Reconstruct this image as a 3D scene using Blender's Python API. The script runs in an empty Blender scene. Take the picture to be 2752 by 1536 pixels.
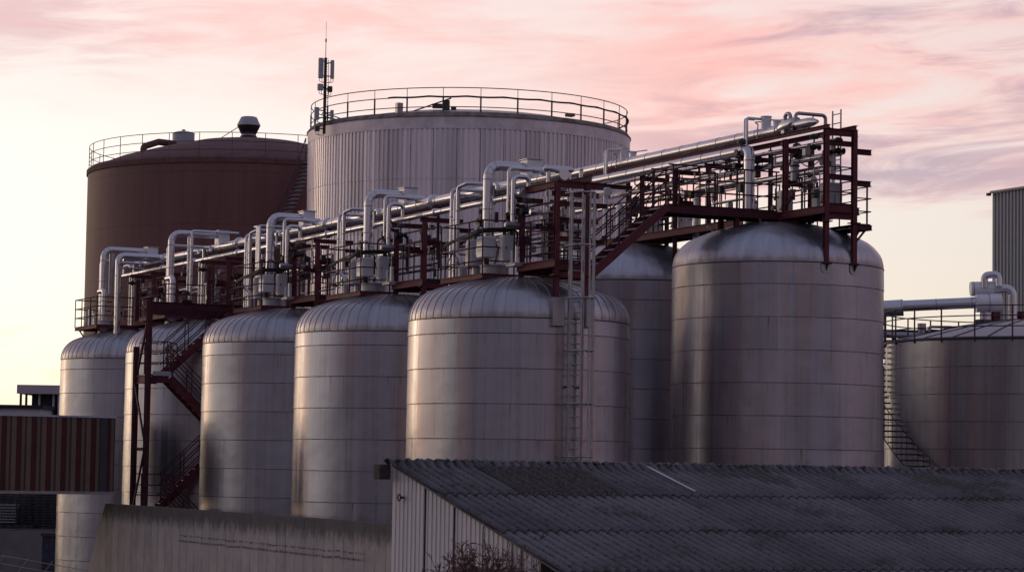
import bpy, math, random
from mathutils import Vector, Matrix
random.seed(11)
C = bpy.context.scene.collection
pi = math.pi
# ------------------------------------------------------------------ plant grid: u runs along the tank row (away, left), v across it (right, away), z up
UN = (-0.4333, 0.9013); VN = (0.9013, 0.4333)
OX, OY = 0.2149, 70.6037
PHI = math.atan2(VN[1], VN[0])
def W(u, v, z): return Vector((OX + u*UN[0] + v*VN[0], OY + u*UN[1] + v*VN[1], z))
def UV(x, y):
    x -= OX; y -= OY
    return x*UN[0] + y*UN[1], x*VN[0] + y*VN[1]

# ------------------------------------------------------------------ object helpers
def tag(o, label=None, cat=None, group=None, kind=None):
    if label: o['label'] = label
    if cat: o['category'] = cat
    if group: o['group'] = group
    if kind: o['kind'] = kind
    return o
def thing(name, u, v, z, label, cat, group=None):
    o = bpy.data.objects.new(name, None); C.objects.link(o)
    o.empty_display_size = .2
    o.location = W(u, v, z); o.rotation_euler = (0, 0, PHI)
    o['o'] = (u, v, z)
    return tag(o, label, cat, group)

EACH = {'deck_beam', 'cross_beam', 'stub_arm', 'portal_beam', 'top_beam', 'edge_beam', 'brace', 'leg', 'landing_beam', 'joint_band', 'rung', 'tread', 'roof_rib', 'stay', 'wall_bracket', 'cable_tray', 'bracket', 'cross_brace', 'sheet_joint', 'pillar', 'corner_post'}
class MB:
    """collects shapes given in plant coordinates (u, v, z)"""
    def __init__(s): s.v = []; s.f = []; s.sm = []; s.cut = []
    def pieces(s):
        """the shapes it holds, shapes that share corners kept together"""
        ends = s.cut[1:] + [(len(s.v), len(s.f))]; gr = []
        for (v0, f0), (v1, f1) in zip(s.cut, ends):
            key = {tuple(round(c, 4) for c in p) for p in s.v[v0:v1]}; hit = [x for x in gr if x[0] & key]
            new = [key, [(v0, f0, v1, f1)]]
            for x in hit: new[0] |= x[0]; new[1] = x[1] + new[1]; gr.remove(x)
            gr.append(new)
        for _, parts in gr:
            m = MB()
            for v0, f0, v1, f1 in parts:
                b = len(m.v); m.v += s.v[v0:v1]; m.f += [[i-v0+b for i in f] for f in s.f[f0:f1]]; m.sm += s.sm[f0:f1]
            yield m
    def add(s, vs, fs, smooth=False):
        s.cut.append((len(s.v), len(s.f)))
        b = len(s.v); s.v += vs
        for f in fs: s.f.append([b+i for i in f]); s.sm.append(smooth)
        return s
    def box(s, u0, u1, v0, v1, z0, z1):
        vs = [(u, v, z) for z in (z0, z1) for v in (v0, v1) for u in (u0, u1)]
        return s.add(vs, [(0,1,3,2), (4,6,7,5), (0,4,5,1), (2,3,7,6), (0,2,6,4), (1,5,7,3)])
    def cbox(s, c, d): return s.box(c[0]-d[0]/2, c[0]+d[0]/2, c[1]-d[1]/2, c[1]+d[1]/2, c[2]-d[2]/2, c[2]+d[2]/2)
    def bbox(s, u0, u1, v0, v1, z0, z1, b=.02):
        """box with chamfered edges"""
        vs = []; 
        lo = (u0, v0, z0); hi = (u1, v1, z1)
        idx = {}
        for i in (0, 1):
            for j in (0, 1):
                for k in (0, 1):
                    for ax in range(3):
                        p = [(lo[0], hi[0])[i], (lo[1], hi[1])[j], (lo[2], hi[2])[k]]
                        for a2, e in enumerate((i, j, k)):
                            if a2 != ax: p[a2] += b if e == 0 else -b
                        idx[(i, j, k, ax)] = len(vs); vs.append(tuple(p))
        fs = []
        for ax in range(3):
            o1, o2 = [a for a in range(3) if a != ax]
            for e in (0, 1):
                q = []
                for (a, b2) in ((0,0), (1,0), (1,1), (0,1)):
                    t = [0,0,0]; t[ax] = e; t[o1] = a; t[o2] = b2
                    q.append(idx[(t[0], t[1], t[2], ax)])
                fs.append(q)
        for ax in range(3):
            o1, o2 = [a for a in range(3) if a != ax]
            for a in (0, 1):
                for b2 in (0, 1):
                    q = []
                    for (e, k) in ((0, o1), (1, o1), (1, o2), (0, o2)):
                        t = [0,0,0]; t[ax] = e; t[o1] = a; t[o2] = b2
                        q.append(idx[(t[0], t[1], t[2], k)])
                    fs.append(q)
        for i in (0, 1):
            for j in (0, 1):
                for k in (0, 1): fs.append([idx[(i, j, k, a)] for a in range(3)])
        return s.add(vs, fs)
    def tube(s, pts, r, n=10, smooth=True, caps=True, closed=False):
        P = [Vector(p) for p in pts]
        if isinstance(r, (list, tuple)) and smooth and len(P) > 2:
            for i in range(1, len(P)-1):
                a, b = P[i]-P[i-1], P[i+1]-P[i]
                if abs(math.atan2(r[i+1]-r[i], b.length)-math.atan2(r[i]-r[i-1], a.length)) > .6:
                    s.tube(pts[:i+1], r[:i+1], n, smooth, caps); return s.tube(pts[i:], r[i:], n, smooth, caps)
        k = len(P); T = []
        for i in range(k):
            if closed: t = (P[(i+1) % k]-P[i]).normalized() + (P[i]-P[i-1]).normalized()
            elif i == 0: t = P[1]-P[0]
            elif i == k-1: t = P[-1]-P[-2]
            else: t = (P[i+1]-P[i]).normalized() + (P[i]-P[i-1]).normalized()
            if t.length < 1e-9: t = P[min(i+1, k-1)]-P[max(i-1, 0)]
            T.append(t.normalized())
        a = Vector((0, 0, 1)) if abs(T[0].z) < .9 else Vector((1, 0, 0))
        N = (a - T[0]*a.dot(T[0])).normalized()
        vs = []; R = r if isinstance(r, (list, tuple)) else [r]*k
        for i in range(k):
            N = (N - T[i]*N.dot(T[i])).normalized(); B = T[i].cross(N)
            sc = 1.
            if 0 < i < k-1 or closed:
                d1 = (P[(i+1) % k]-P[i]).normalized(); c = max(.5, d1.dot(T[i])); sc = 1/c
            side = None
            if sc > 1.0005:
                d0 = (P[i]-P[i-1]).normalized(); side = (d1-d0)
                side = side.normalized() if side.length > 1e-9 else None
            for j in range(n):
                w = N*math.cos(2*pi*j/n) + B*math.sin(2*pi*j/n)
                if side is not None: w = w + side*w.dot(side)*(sc-1)
                vs.append(tuple(P[i] + w*R[i]))
        fs = []
        for i in range(k if closed else k-1):
            b = ((i+1) % k)*n; o = i*n
            for j in range(n): fs.append((o+j, o+(j+1) % n, b+(j+1) % n, b+j))
        s.add(vs, fs, smooth)
        if caps and not closed:
            s.add(vs[:n], [tuple(range(n-1, -1, -1))]); s.add(vs[-n:], [tuple(range(n))])
        return s
    def bar(s, p, q, w, h=None, up=(0, 0, 1)):
        """rectangular bar: w across, h along up"""
        h = h or w
        p = Vector(p); q = Vector(q); t = (q-p).normalized(); up = Vector(up)
        if abs(t.dot(up)) > .98: up = Vector((1, 0, 0))
        a = t.cross(up).normalized(); b = a.cross(t).normalized()
        vs = [tuple(e + a*sx*w/2 + b*sy*h/2) for e in (p, q) for sx, sy in ((-1,-1), (1,-1), (1,1), (-1,1))]
        return s.add(vs, [(3,2,1,0), (4,5,6,7), (0,1,5,4), (1,2,6,5), (2,3,7,6), (3,0,4,7)])
    def ibeam(s, p, q, w, h, up=(0, 0, 1), t=.014):
        """I-section: flanges across, web along up"""
        p = Vector(p); q = Vector(q); d = (q-p).normalized(); up = Vector(up)
        if abs(d.dot(up)) > .98: up = Vector((1, 0, 0))
        a = d.cross(up).normalized(); b = a.cross(d).normalized()
        x, y = w/2, h/2; k = t/2
        prof = [(-x,-y), (x,-y), (x,-y+t), (k,-y+t), (k,y-t), (x,y-t), (x,y), (-x,y), (-x,y-t), (-k,y-t), (-k,-y+t), (-x,-y+t)]
        n = len(prof)
        vs = [tuple(e + a*px + b*py) for e in (p, q) for px, py in prof]
        fs = [(i, (i+1) % n, n+(i+1) % n, n+i) for i in range(n)] + [tuple(range(n-1, -1, -1)), tuple(range(n, 2*n))]
        return s.add(vs, fs)
    def lathe(s, cu, cv, prof, n=32, smooth=True, a0=0, a1=None, cap0=False, cap1=False):
        full = a1 is None
        if smooth and len(prof) > 2:
            dirs = [math.atan2(b[1]-a[1], b[0]-a[0]) for a, b in zip(prof, prof[1:])]
            for i in range(1, len(dirs)):
                if abs((dirs[i]-dirs[i-1]+pi) % (2*pi)-pi) > .62:
                    s.lathe(cu, cv, prof[:i+1], n, smooth, a0, a1, cap0, False)
                    return s.lathe(cu, cv, prof[i:], n, smooth, a0, a1, False, cap1)
        m = n if full else n+1
        vs = []
        for r, z in prof:
            for j in range(m):
                a = (2*pi*j/n) if full else a0 + (a1-a0)*j/n
                vs.append((cu + r*math.cos(a), cv + r*math.sin(a), z))
        fs = []
        for i in range(len(prof)-1):
            for j in range(n):
                j2 = (j+1) % m
                fs.append((i*m+j, i*m+j2, (i+1)*m+j2, (i+1)*m+j))
        s.add(vs, fs, smooth)
        if cap0: s.add(vs[:m], [tuple(range(m))])
        if cap1: s.add(vs[-m:], [tuple(range(m))])
        return s
    def cyl(s, cu, cv, z0, z1, r, n=20, r1=None):
        return s.lathe(cu, cv, [(r, z0), (r if r1 is None else r1, z1)], n, True, cap0=True, cap1=True)
    def axcyl(s, p, q, r, n=16): return s.tube([p, q], r, n)
    def ball(s, c, r, n=10, sz=1.):
        return s.lathe(c[0], c[1], [(max(.001, r*math.sin(pi*i/n)), c[2]-r*sz*math.cos(pi*i/n)) for i in range(n+1)], n*2)
    def prism(s, pts, z0, z1):
        n = len(pts)
        vs = [(a, b, z0) for a, b in pts] + [(a, b, z1) for a, b in pts]
        return s.add(vs, [tuple(range(n-1, -1, -1)), tuple(range(n, 2*n))] + [(i, (i+1) % n, n+(i+1) % n, n+i) for i in range(n)])
    def build(s, name, mat, parent=None, cat=None, label=None, group=None, kind=None, world=False):
        if name in EACH and parent is not None and len(s.cut) > 1:
            return [m.build(name, mat, parent, cat, label, group, kind) for m in s.pieces()][0]
        me = bpy.data.meshes.new(name)
        if world:
            o0 = Vector((0, 0, 0)); V = [Vector(p) for p in s.v]
        elif parent is not None:
            root = parent
            while root.parent: root = root.parent
            u0, v0, z0 = root['o']
            V = [Vector((p[1]-v0, p[0]-u0, p[2]-z0)) for p in s.v]
        else:
            us = [p[0] for p in s.v]; vv = [p[1] for p in s.v]; zz = [p[2] for p in s.v]
            u0, v0, z0 = (min(us)+max(us))/2, (min(vv)+max(vv))/2, min(zz)
            V = [Vector((p[1]-v0, p[0]-u0, p[2]-z0)) for p in s.v]
        me.from_pydata(V, [], s.f)
        for p, sm in zip(me.polygons, s.sm): p.use_smooth = sm
        me.update()
        import bmesh
        bm = bmesh.new(); bm.from_mesh(me)
        bmesh.ops.recalc_face_normals(bm, faces=bm.faces[:]); bm.to_mesh(me); bm.free()
        me.materials.append(mat)
        o = bpy.data.objects.new(name, me); C.objects.link(o)
        if parent is not None: o.parent = parent
        elif not world:
            o.location = W(u0, v0, z0); o.rotation_euler = (0, 0, PHI); o['o'] = (u0, v0, z0)
        return tag(o, label, cat, group, kind)

def fillet(pts, R, k=6):
    """round the corners of a polyline"""
    P = [Vector(p) for p in pts]; out = [P[0]]
    for i in range(1, len(P)-1):
        a = (P[i-1]-P[i]); b = (P[i+1]-P[i]); la, lb = a.length, b.length
        a.normalize(); b.normalize(); ang = a.angle(b)
        if ang > pi-.02: out.append(P[i]); continue
        t = min(R/math.tan(ang/2), la*.49 if i > 1 else la*.95, lb*.49 if i < len(P)-2 else lb*.95); r = t*math.tan(ang/2)
        c = P[i] + (a+b).normalized()*(r/math.sin(ang/2))
        s0 = P[i]+a*t-c; s1 = P[i]+b*t-c; tot = s0.angle(s1)
        for j in range(k+1):
            f = j/k
            out.append(c + (s0*math.sin((1-f)*tot) + s1*math.sin(f*tot))/math.sin(tot))
    out.append(P[-1])
    return [tuple(p) for p in out]

# ------------------------------------------------------------------ materials
class G:
    def __init__(s, nt): s.nt = nt; s.n = nt.nodes; s.l = nt.links
    def _in(s, sock, v):
        if isinstance(v, bpy.types.NodeSocket): s.l.new(v, sock)
        elif v is not None:
            if sock.type == 'RGBA' and not hasattr(v, '__len__'): v = (v, v, v, 1)
            elif sock.type == 'RGBA' and len(v) == 3: v = (*v, 1)
            elif sock.type == 'VECTOR' and not hasattr(v, '__len__'): v = (v, v, v)
            sock.default_value = v
    def m(s, op, a, b=None, c=None):
        n = s.n.new('ShaderNodeMath'); n.operation = op
        for i, x in enumerate((a, b, c)):
            if x is not None: s._in(n.inputs[i], x)
        return n.outputs[0]
    def ss(s, x, a, b):
        n = s.n.new('ShaderNodeMapRange'); n.interpolation_type = 'SMOOTHSTEP'
        s._in(n.inputs[0], x); s._in(n.inputs[1], a); s._in(n.inputs[2], b)
        return n.outputs[0]
    def rng(s, x, a, b, c, d):
        n = s.n.new('ShaderNodeMapRange')
        for i, v in enumerate((x, a, b, c, d)): s._in(n.inputs[i], v)
        return n.outputs[0]
    def mix(s, f, a, b, mode='MIX'):
        n = s.n.new('ShaderNodeMix'); n.data_type = 'RGBA'; n.blend_type = mode
        s._in(n.inputs[0], f); s._in(n.inputs[6], a); s._in(n.inputs[7], b)
        return n.outputs[2]
    def noise(s, vec, scale=1., detail=3., rough=.5, dist=0.):
        n = s.n.new('ShaderNodeTexNoise')
        s._in(n.inputs['Vector'], vec); s._in(n.inputs['Scale'], scale); s._in(n.inputs['Detail'], detail)
        s._in(n.inputs['Roughness'], rough); s._in(n.inputs['Distortion'], dist)
        return n.outputs[0]
    def white(s, vec):
        n = s.n.new('ShaderNodeTexWhiteNoise'); n.noise_dimensions = '3D'; s._in(n.inputs[0], vec); return n.outputs[0]
    def sep(s, v):
        n = s.n.new('ShaderNodeSeparateXYZ'); s._in(n.inputs[0], v); return n.outputs[0], n.outputs[1], n.outputs[2]
    def comb(s, x, y, z):
        n = s.n.new('ShaderNodeCombineXYZ')
        for i, v in enumerate((x, y, z)): s._in(n.inputs[i], v)
        return n.outputs[0]
    def obj(s): return s.n.new('ShaderNodeTexCoord').outputs['Object']
    def ramp(s, f, stops, interp='LINEAR'):
        n = s.n.new('ShaderNodeValToRGB'); cr = n.color_ramp; cr.interpolation = interp
        while len(cr.elements) < len(stops): cr.elements.new(.5)
        for e, (p, c) in zip(cr.elements, stops): e.position = p; e.color = (*c, 1)
        s._in(n.inputs[0], f); return n.outputs[0]
    def bump(s, h, strength=.2, dist=.02, normal=None):
        n = s.n.new('ShaderNodeBump'); s._in(n.inputs['Strength'], strength); s._in(n.inputs['Distance'], dist)
        s._in(n.inputs['Height'], h)
        if normal is not None: s._in(n.inputs['Normal'], normal)
        return n.outputs[0]
def new_mat(name):
    m = bpy.data.materials.new(name); m.use_nodes = True
    g = G(m.node_tree); b = m.node_tree.nodes['Principled BSDF']
    def setp(**k):
        for a, v in k.items(): g._in(b.inputs[a.replace('_', ' ')], v)
    return m, g, setp
M = {}
def simple(name, col, rough=.5, metal=0., var=.15, scale=4., bump=0., stretch=(1, 1, 1), spots=None, spec=.5, rv=.08):
    m, g, setp = new_mat(name)
    o = g.obj(); x, y, z = g.sep(o)
    v = g.comb(g.m('MULTIPLY', x, stretch[0]), g.m('MULTIPLY', y, stretch[1]), g.m('MULTIPLY', z, stretch[2]))
    n = g.noise(v, scale, 5, .6)
    f = g.rng(n, .3, .7, 1-var, 1+var)
    c = g.mix(1., col, g.comb(f, f, f), 'MULTIPLY')
    if spots:
        c = g.mix(g.ss(g.noise(v, scale*spots[1], 4, .7), .58, .68), c, spots[0])
    setp(Base_Color=c, Metallic=metal, Roughness=g.rng(n, .3, .7, max(.05, rough-rv), min(1, rough+rv)))
    if spec != .5: setp(Specular_IOR_Level=spec)
    if bump: setp(Normal=g.bump(g.noise(v, scale*4, 4, .6), bump, .01))
    M[name] = m
    return m
simple('clad', (.70, .685, .715), .26, .85, .06, 1.5, rv=.025)
simple('clad_dull', (.44, .42, .44), .42, .9, .15, 3., rv=.04)
simple('cover', (.84, .83, .86), .42, .12, .1, 3.)
simple('nozzle_steel', (.48, .46, .48), .45, .35, .2, 4.)
simple('red_paint', (.155, .042, .052), .6, 0., .3, 3., spots=((.10, .03, .035), 2.5), spec=.18)
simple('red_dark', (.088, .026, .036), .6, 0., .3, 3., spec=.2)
simple('grating', (.045, .04, .045), .6, .3, .3, 8.)
simple('tread', (.30, .31, .33), .55, .5, .2, 6.)
simple('dark_steel', (.035, .032, .04), .5, .2, .4, 6.)
simple('cable', (.012, .011, .014), .6, 0., .2, 6.)
simple('galv', (.42, .41, .42), .45, .7, .25, 6.)
simple('rail_dark', (.09, .05, .07), .5, .1, .2, 5.)
simple('panel_grey', (.46, .47, .51), .5, 0., .1, 2.)
simple('cabinet', (.55, .55, .56), .45, .1, .12, 2.)
simple('timber', (.06, .05, .045), .9, 0., .4, 9., .3)
simple('yard_ground', (.07, .066, .065), .95, 0., .35, .7, .3)
simple('yard_wall', (.19, .175, .18), .9, 0., .25, 1.2, .2)
simple('rack_steel', (.06, .065, .075), .5, .4, .4, 5.)
simple('rack_light', (.30, .31, .32), .5, .6, .25, 5.)
simple('wire', (.62, .53, .45), .45, .3, .2, 5.)
simple('far_wall', (.58, .50, .53), .9, 0., .12, .4)  # colour lightened to stand in for distance haze
simple('far_pale', (.66, .62, .68), .9, 0., .1, .4)
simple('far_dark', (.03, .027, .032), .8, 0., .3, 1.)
simple('twig', (.15, .072, .058), .9, 0., .4, 9.)
simple('strip_white', (.60, .60, .66), .5, 0., .15, 6.)
simple('door_blue', (.02, .025, .06), .5, 0., .5, 3., spots=((.16, .2, .42), 1.5))
simple('roof_sheet', (.44, .40, .43), .5, .35, .15, 1.)
simple('brass', (.5, .33, .16), .35, .9, .2, 5.)

def tank_mat(name, R, zb, h, base=(.5, .47, .47), seed=0., zero=0.):
    """sheet-clad shell: courses of overlapping sheets, own tint per sheet, vertical streaks, dirty seams, dents"""
    m, g, setp = new_mat(name)
    x, y, z = g.sep(g.obj())
    rnd = g.m('MULTIPLY', g.n.new('ShaderNodeObjectInfo').outputs['Random'], 60.); seed = g.m('ADD', rnd, seed)
    ang = g.m('ARCTAN2', y, x); s = g.m('MULTIPLY', ang, R)
    q = g.m('DIVIDE', g.m('SUBTRACT', zb, z), h)
    row = g.m('FLOOR', q); fr = g.m('FRACT', q)
    off = g.white(g.comb(row, seed, 3.))
    pq = g.m('ADD', g.m('DIVIDE', s, 1.62), g.m('MULTIPLY', off, 1.))
    col = g.m('FLOOR', pq); pf = g.m('FRACT', pq)
    tint = g.white(g.comb(col, row, g.m('ADD', seed, 7.)))
    streak = g.noise(g.comb(g.m('MULTIPLY', s, 5.5), g.m('MULTIPLY', z, .07), seed), 1., 5, .65)
    broad = g.noise(g.comb(g.m('MULTIPLY', s, .7), g.m('MULTIPLY', z, .06), g.m('ADD', seed, 3.)), 1., 3, .5)
    blot = g.noise(g.comb(s, z, g.m('ADD', seed, 20.)), .9, 5, .6)
    k = g.m('ADD', g.rng(tint, 0, 1, -.07, .07), g.m('ADD', g.rng(streak, .25, .75, -.22, .22), g.rng(broad, .3, .7, -.16, .16)))
    k = g.m('ADD', 1., k)
    c = g.mix(1., base, g.comb(k, k, k), 'MULTIPLY')
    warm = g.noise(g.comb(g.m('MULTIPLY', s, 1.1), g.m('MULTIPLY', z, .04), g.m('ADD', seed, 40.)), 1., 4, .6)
    c = g.mix(g.m('MULTIPLY', g.ss(warm, .50, .62), .45), c, (.50, .375, .365))  # pinkish full-height bands: reflections of pink clouds painted into the colour
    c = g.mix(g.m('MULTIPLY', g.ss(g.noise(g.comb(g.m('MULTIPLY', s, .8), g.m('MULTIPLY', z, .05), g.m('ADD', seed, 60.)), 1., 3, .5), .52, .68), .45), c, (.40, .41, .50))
    # run-off dirt under each seam
    drip = g.noise(g.comb(g.m('MULTIPLY', s, 8.), row, g.m('ADD', seed, 11.)), 1., 4, .7)
    dm = g.m('MULTIPLY', g.ss(drip, .58, .70), g.m('SUBTRACT', 1., g.ss(fr, 0., g.rng(drip, .5, .8, .2, .95))))
    c = g.mix(g.m('MULTIPLY', dm, .75), c, (.17, .115, .11))
    e1 = g.m('SUBTRACT', 1., g.ss(g.m('MINIMUM', fr, g.m('SUBTRACT', 1., fr)), .005, .022))
    e2 = g.m('SUBTRACT', 1., g.ss(g.m('MINIMUM', pf, g.m('SUBTRACT', 1., pf)), .001, .007))
    e1 = g.m('MULTIPLY', e1, g.rng(g.noise(g.comb(g.m('MULTIPLY', s, 1.4), row, seed), 1., 4, .6), .35, .62, .35, 1.))
    e = g.m('MAXIMUM', e1, g.m('MULTIPLY', e2, .45))
    c = g.mix(g.m('MULTIPLY', e, .8), c, (.07, .05, .055))
    rough = g.m('ADD', .31, g.m('ADD', g.rng(streak, .3, .7, -.08, .10), g.rng(blot, .3, .7, -.03, .04)))
    rough = g.m('ADD', rough, g.m('MULTIPLY', e, .3))
    dent = g.noise(g.comb(g.m('MULTIPLY', s, .8), g.m('MULTIPLY', z, .75), g.m('ADD', seed, 31.)), 1., 2.5, .5)
    lip = g.m('MULTIPLY', g.m('SUBTRACT', 1., fr), .012)
    hgt = g.m('ADD', g.m('MULTIPLY', dent, .038), g.m('ADD', lip, g.m('MULTIPLY', tint, .004)))
    nrm = g.bump(hgt, 1., .55)
    setp(Base_Color=c, Metallic=.92, Roughness=rough, Normal=nrm)
    return m
def dome_mat(name, base, gores, seed=0., zs=0., streaky=.2):
    m, g, setp = new_mat(name)
    x, y, z = g.sep(g.obj())
    ang = g.m('ARCTAN2', y, x)
    t = g.m('MULTIPLY', ang, gores/(2*pi)); fl = g.m('FLOOR', t); fr = g.m('FRACT', t)
    tint = g.white(g.comb(fl, seed, 1.))
    st = g.noise(g.comb(g.m('MULTIPLY', ang, 9.), g.m('MULTIPLY', z, .5), seed), 1., 5, .65)
    bl = g.noise(g.obj(), 1.4, 5, .6)
    k = g.m('ADD', 1., g.m('ADD', g.rng(tint, 0, 1, -.05, .05), g.rng(st, .3, .7, -streaky, streaky)))
    c = g.mix(1., base, g.comb(k, k, k), 'MULTIPLY')
    # grime line that settled on the knuckle
    c = g.mix(g.m('MULTIPLY', g.ss(g.m('ADD', z, g.m('MULTIPLY', g.m('SUBTRACT', st, .5), .5)), zs+.22, zs+.02), .45), c, (.17, .13, .12))
    setp(Base_Color=c, Metallic=.9, Roughness=g.m('ADD', .36, g.rng(bl, .3, .7, -.08, .1)), Normal=g.bump(g.noise(g.obj(), .9, 3), .35, .2))
    return m

def brown_mat():
    m, g, setp = new_mat('brown_paint')
    x, y, z = g.sep(g.obj()); s = g.m('MULTIPLY', g.m('ARCTAN2', y, x), 7.57)
    n = g.noise(g.comb(s, g.m('MULTIPLY', z, .35), 0.), .7, 5, .6)
    st = g.noise(g.comb(g.m('MULTIPLY', s, 2.5), g.m('MULTIPLY', z, .08), 3.), 1., 5, .65)
    fr = g.m('FRACT', g.m('DIVIDE', z, 2.35))
    e = g.m('SUBTRACT', 1., g.ss(g.m('MINIMUM', fr, g.m('SUBTRACT', 1., fr)), .002, .008))
    k = g.m('ADD', g.rng(n, .3, .7, .88, 1.12), g.rng(st, .3, .7, -.15, .15))
    c = g.mix(1., (.20, .086, .078), g.comb(k, k, k), 'MULTIPLY')
    c = g.mix(g.m('MULTIPLY', e, .6), c, (.05, .02, .02))
    ru = g.noise(g.comb(g.m('MULTIPLY', s, 1.6), g.m('MULTIPLY', z, .16), 21.), 1., 5, .7)
    c = g.mix(g.m('MULTIPLY', g.ss(ru, .56, .72), .5), c, (.27, .115, .075))
    setp(Base_Color=c, Roughness=.62, Normal=g.bump(n, .25, .1))
    return m
def corr_mat():
    m, g, setp = new_mat('corrugated_cladding')
    x, y, z = g.sep(g.obj()); s = g.m('MULTIPLY', g.m('ARCTAN2', y, x), 6.72)
    pan = g.m('FLOOR', g.m('DIVIDE', s, .62)); t = g.white(g.comb(pan, g.m('FLOOR', g.m('DIVIDE', z, 5.)), 1.))
    st = g.noise(g.comb(g.m('MULTIPLY', s, 4.), g.m('MULTIPLY', z, .2), 0.), 1., 5, .65)
    k = g.m('ADD', 1., g.m('ADD', g.rng(t, 0, 1, -.22, .15), g.rng(st, .3, .7, -.15, .15)))
    c = g.mix(1., (.90, .81, .83), g.comb(k, k, k), 'MULTIPLY')
    jf = g.m('FRACT', g.m('DIVIDE', s, .93)); jn = g.noise(g.comb(g.m('FLOOR', g.m('DIVIDE', s, .93)), g.m('MULTIPLY', z, .5), 2.), 2., 4, .6)
    c = g.mix(g.m('MULTIPLY', g.m('LESS_THAN', jf, .05), g.rng(jn, .3, .6, .35, .9)), c, (.22, .20, .26))
    dk = g.noise(g.comb(g.m('MULTIPLY', s, 1.3), g.m('MULTIPLY', z, .12), 9.), 1., 4, .6)
    c = g.mix(g.m('MULTIPLY', g.ss(dk, .6, .72), .6), c, (.30, .28, .36))
    setp(Base_Color=c, Metallic=.34, Roughness=.36)
    return m
def roof_mat():
    m, g, setp = new_mat('fibre_cement')
    o = g.obj(); x, y, z = g.sep(o)
    pitch = .177
    a = g.noise(o, 1.1, 6, .65); b = g.noise(o, 9., 6, .75); l = g.noise(g.comb(x, y, 7.), 13., 5, .7); l2 = g.noise(g.comb(x, y, 3.), 22., 4, .7)
    col = g.m('FLOOR', g.m('DIVIDE', x, 1.062)); row = g.m('FLOOR', g.m('DIVIDE', y, 2.15))
    t = g.white(g.comb(col, row, 4.))
    k = g.m('ADD', g.rng(a, .3, .7, .78, 1.22), g.rng(t, 0, 1, -.16, .16))
    c = g.mix(1., (.180, .168, .176), g.comb(k, k, k), 'MULTIPLY')
    val = g.m('COSINE', g.m('MULTIPLY', x, 2*pi/pitch))                              # -1 in the troughs, where dirt and moss collect
    dirt = g.m('ADD', g.m('MULTIPLY', val, -.22), g.m('ADD', b, g.m('MULTIPLY', g.m('SUBTRACT', l, .5), .5)))
    c = g.mix(g.m('MULTIPLY', g.ss(dirt, .48, .74), .72), c, (.042, .040, .046))
    c = g.mix(g.m('MULTIPLY', g.ss(l2, .60, .70), .6), c, (.31, .29, .29))           # pale lichen
    c = g.mix(g.m('MULTIPLY', g.ss(l, .60, .68), .55), c, (.050, .046, .048))        # dark specks
    moss = g.ss(g.m('ADD', g.m('ADD', g.noise(o, .8, 6, .65), g.m('MULTIPLY', b, .14)), g.m('MULTIPLY', g.ss(y, -2.6, -.6), .10)), .62, .76)
    c = g.mix(g.m('MULTIPLY', moss, .75), c, g.mix(g.ss(l2, .4, .6), (.060, .055, .048), (.12, .108, .098)))
    setp(Base_Color=c, Roughness=.95, Specular_IOR_Level=.15, Normal=g.bump(g.m('ADD', b, g.m('MULTIPLY', l2, .6)), .6, .03))
    return m
def moss_mat():
    m, g, setp = new_mat('mossy_cement')
    o = g.obj(); b = g.noise(o, 12., 6, .75); a = g.noise(o, 3., 5, .6); f = g.noise(o, 24., 4, .7)
    c = g.mix(g.ss(b, .4, .65), (.085, .077, .072), (.165, .150, .140))
    c = g.mix(g.m('MULTIPLY', g.ss(a, .45, .65), .5), c, (.125, .108, .095))
    c = g.mix(g.m('MULTIPLY', g.ss(f, .58, .68), .6), c, (.20, .185, .17))
    setp(Base_Color=c, Roughness=1., Specular_IOR_Level=.1, Normal=g.bump(g.m('ADD', b, g.m('MULTIPLY', f, .5)), .9, .04))
    return m
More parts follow.
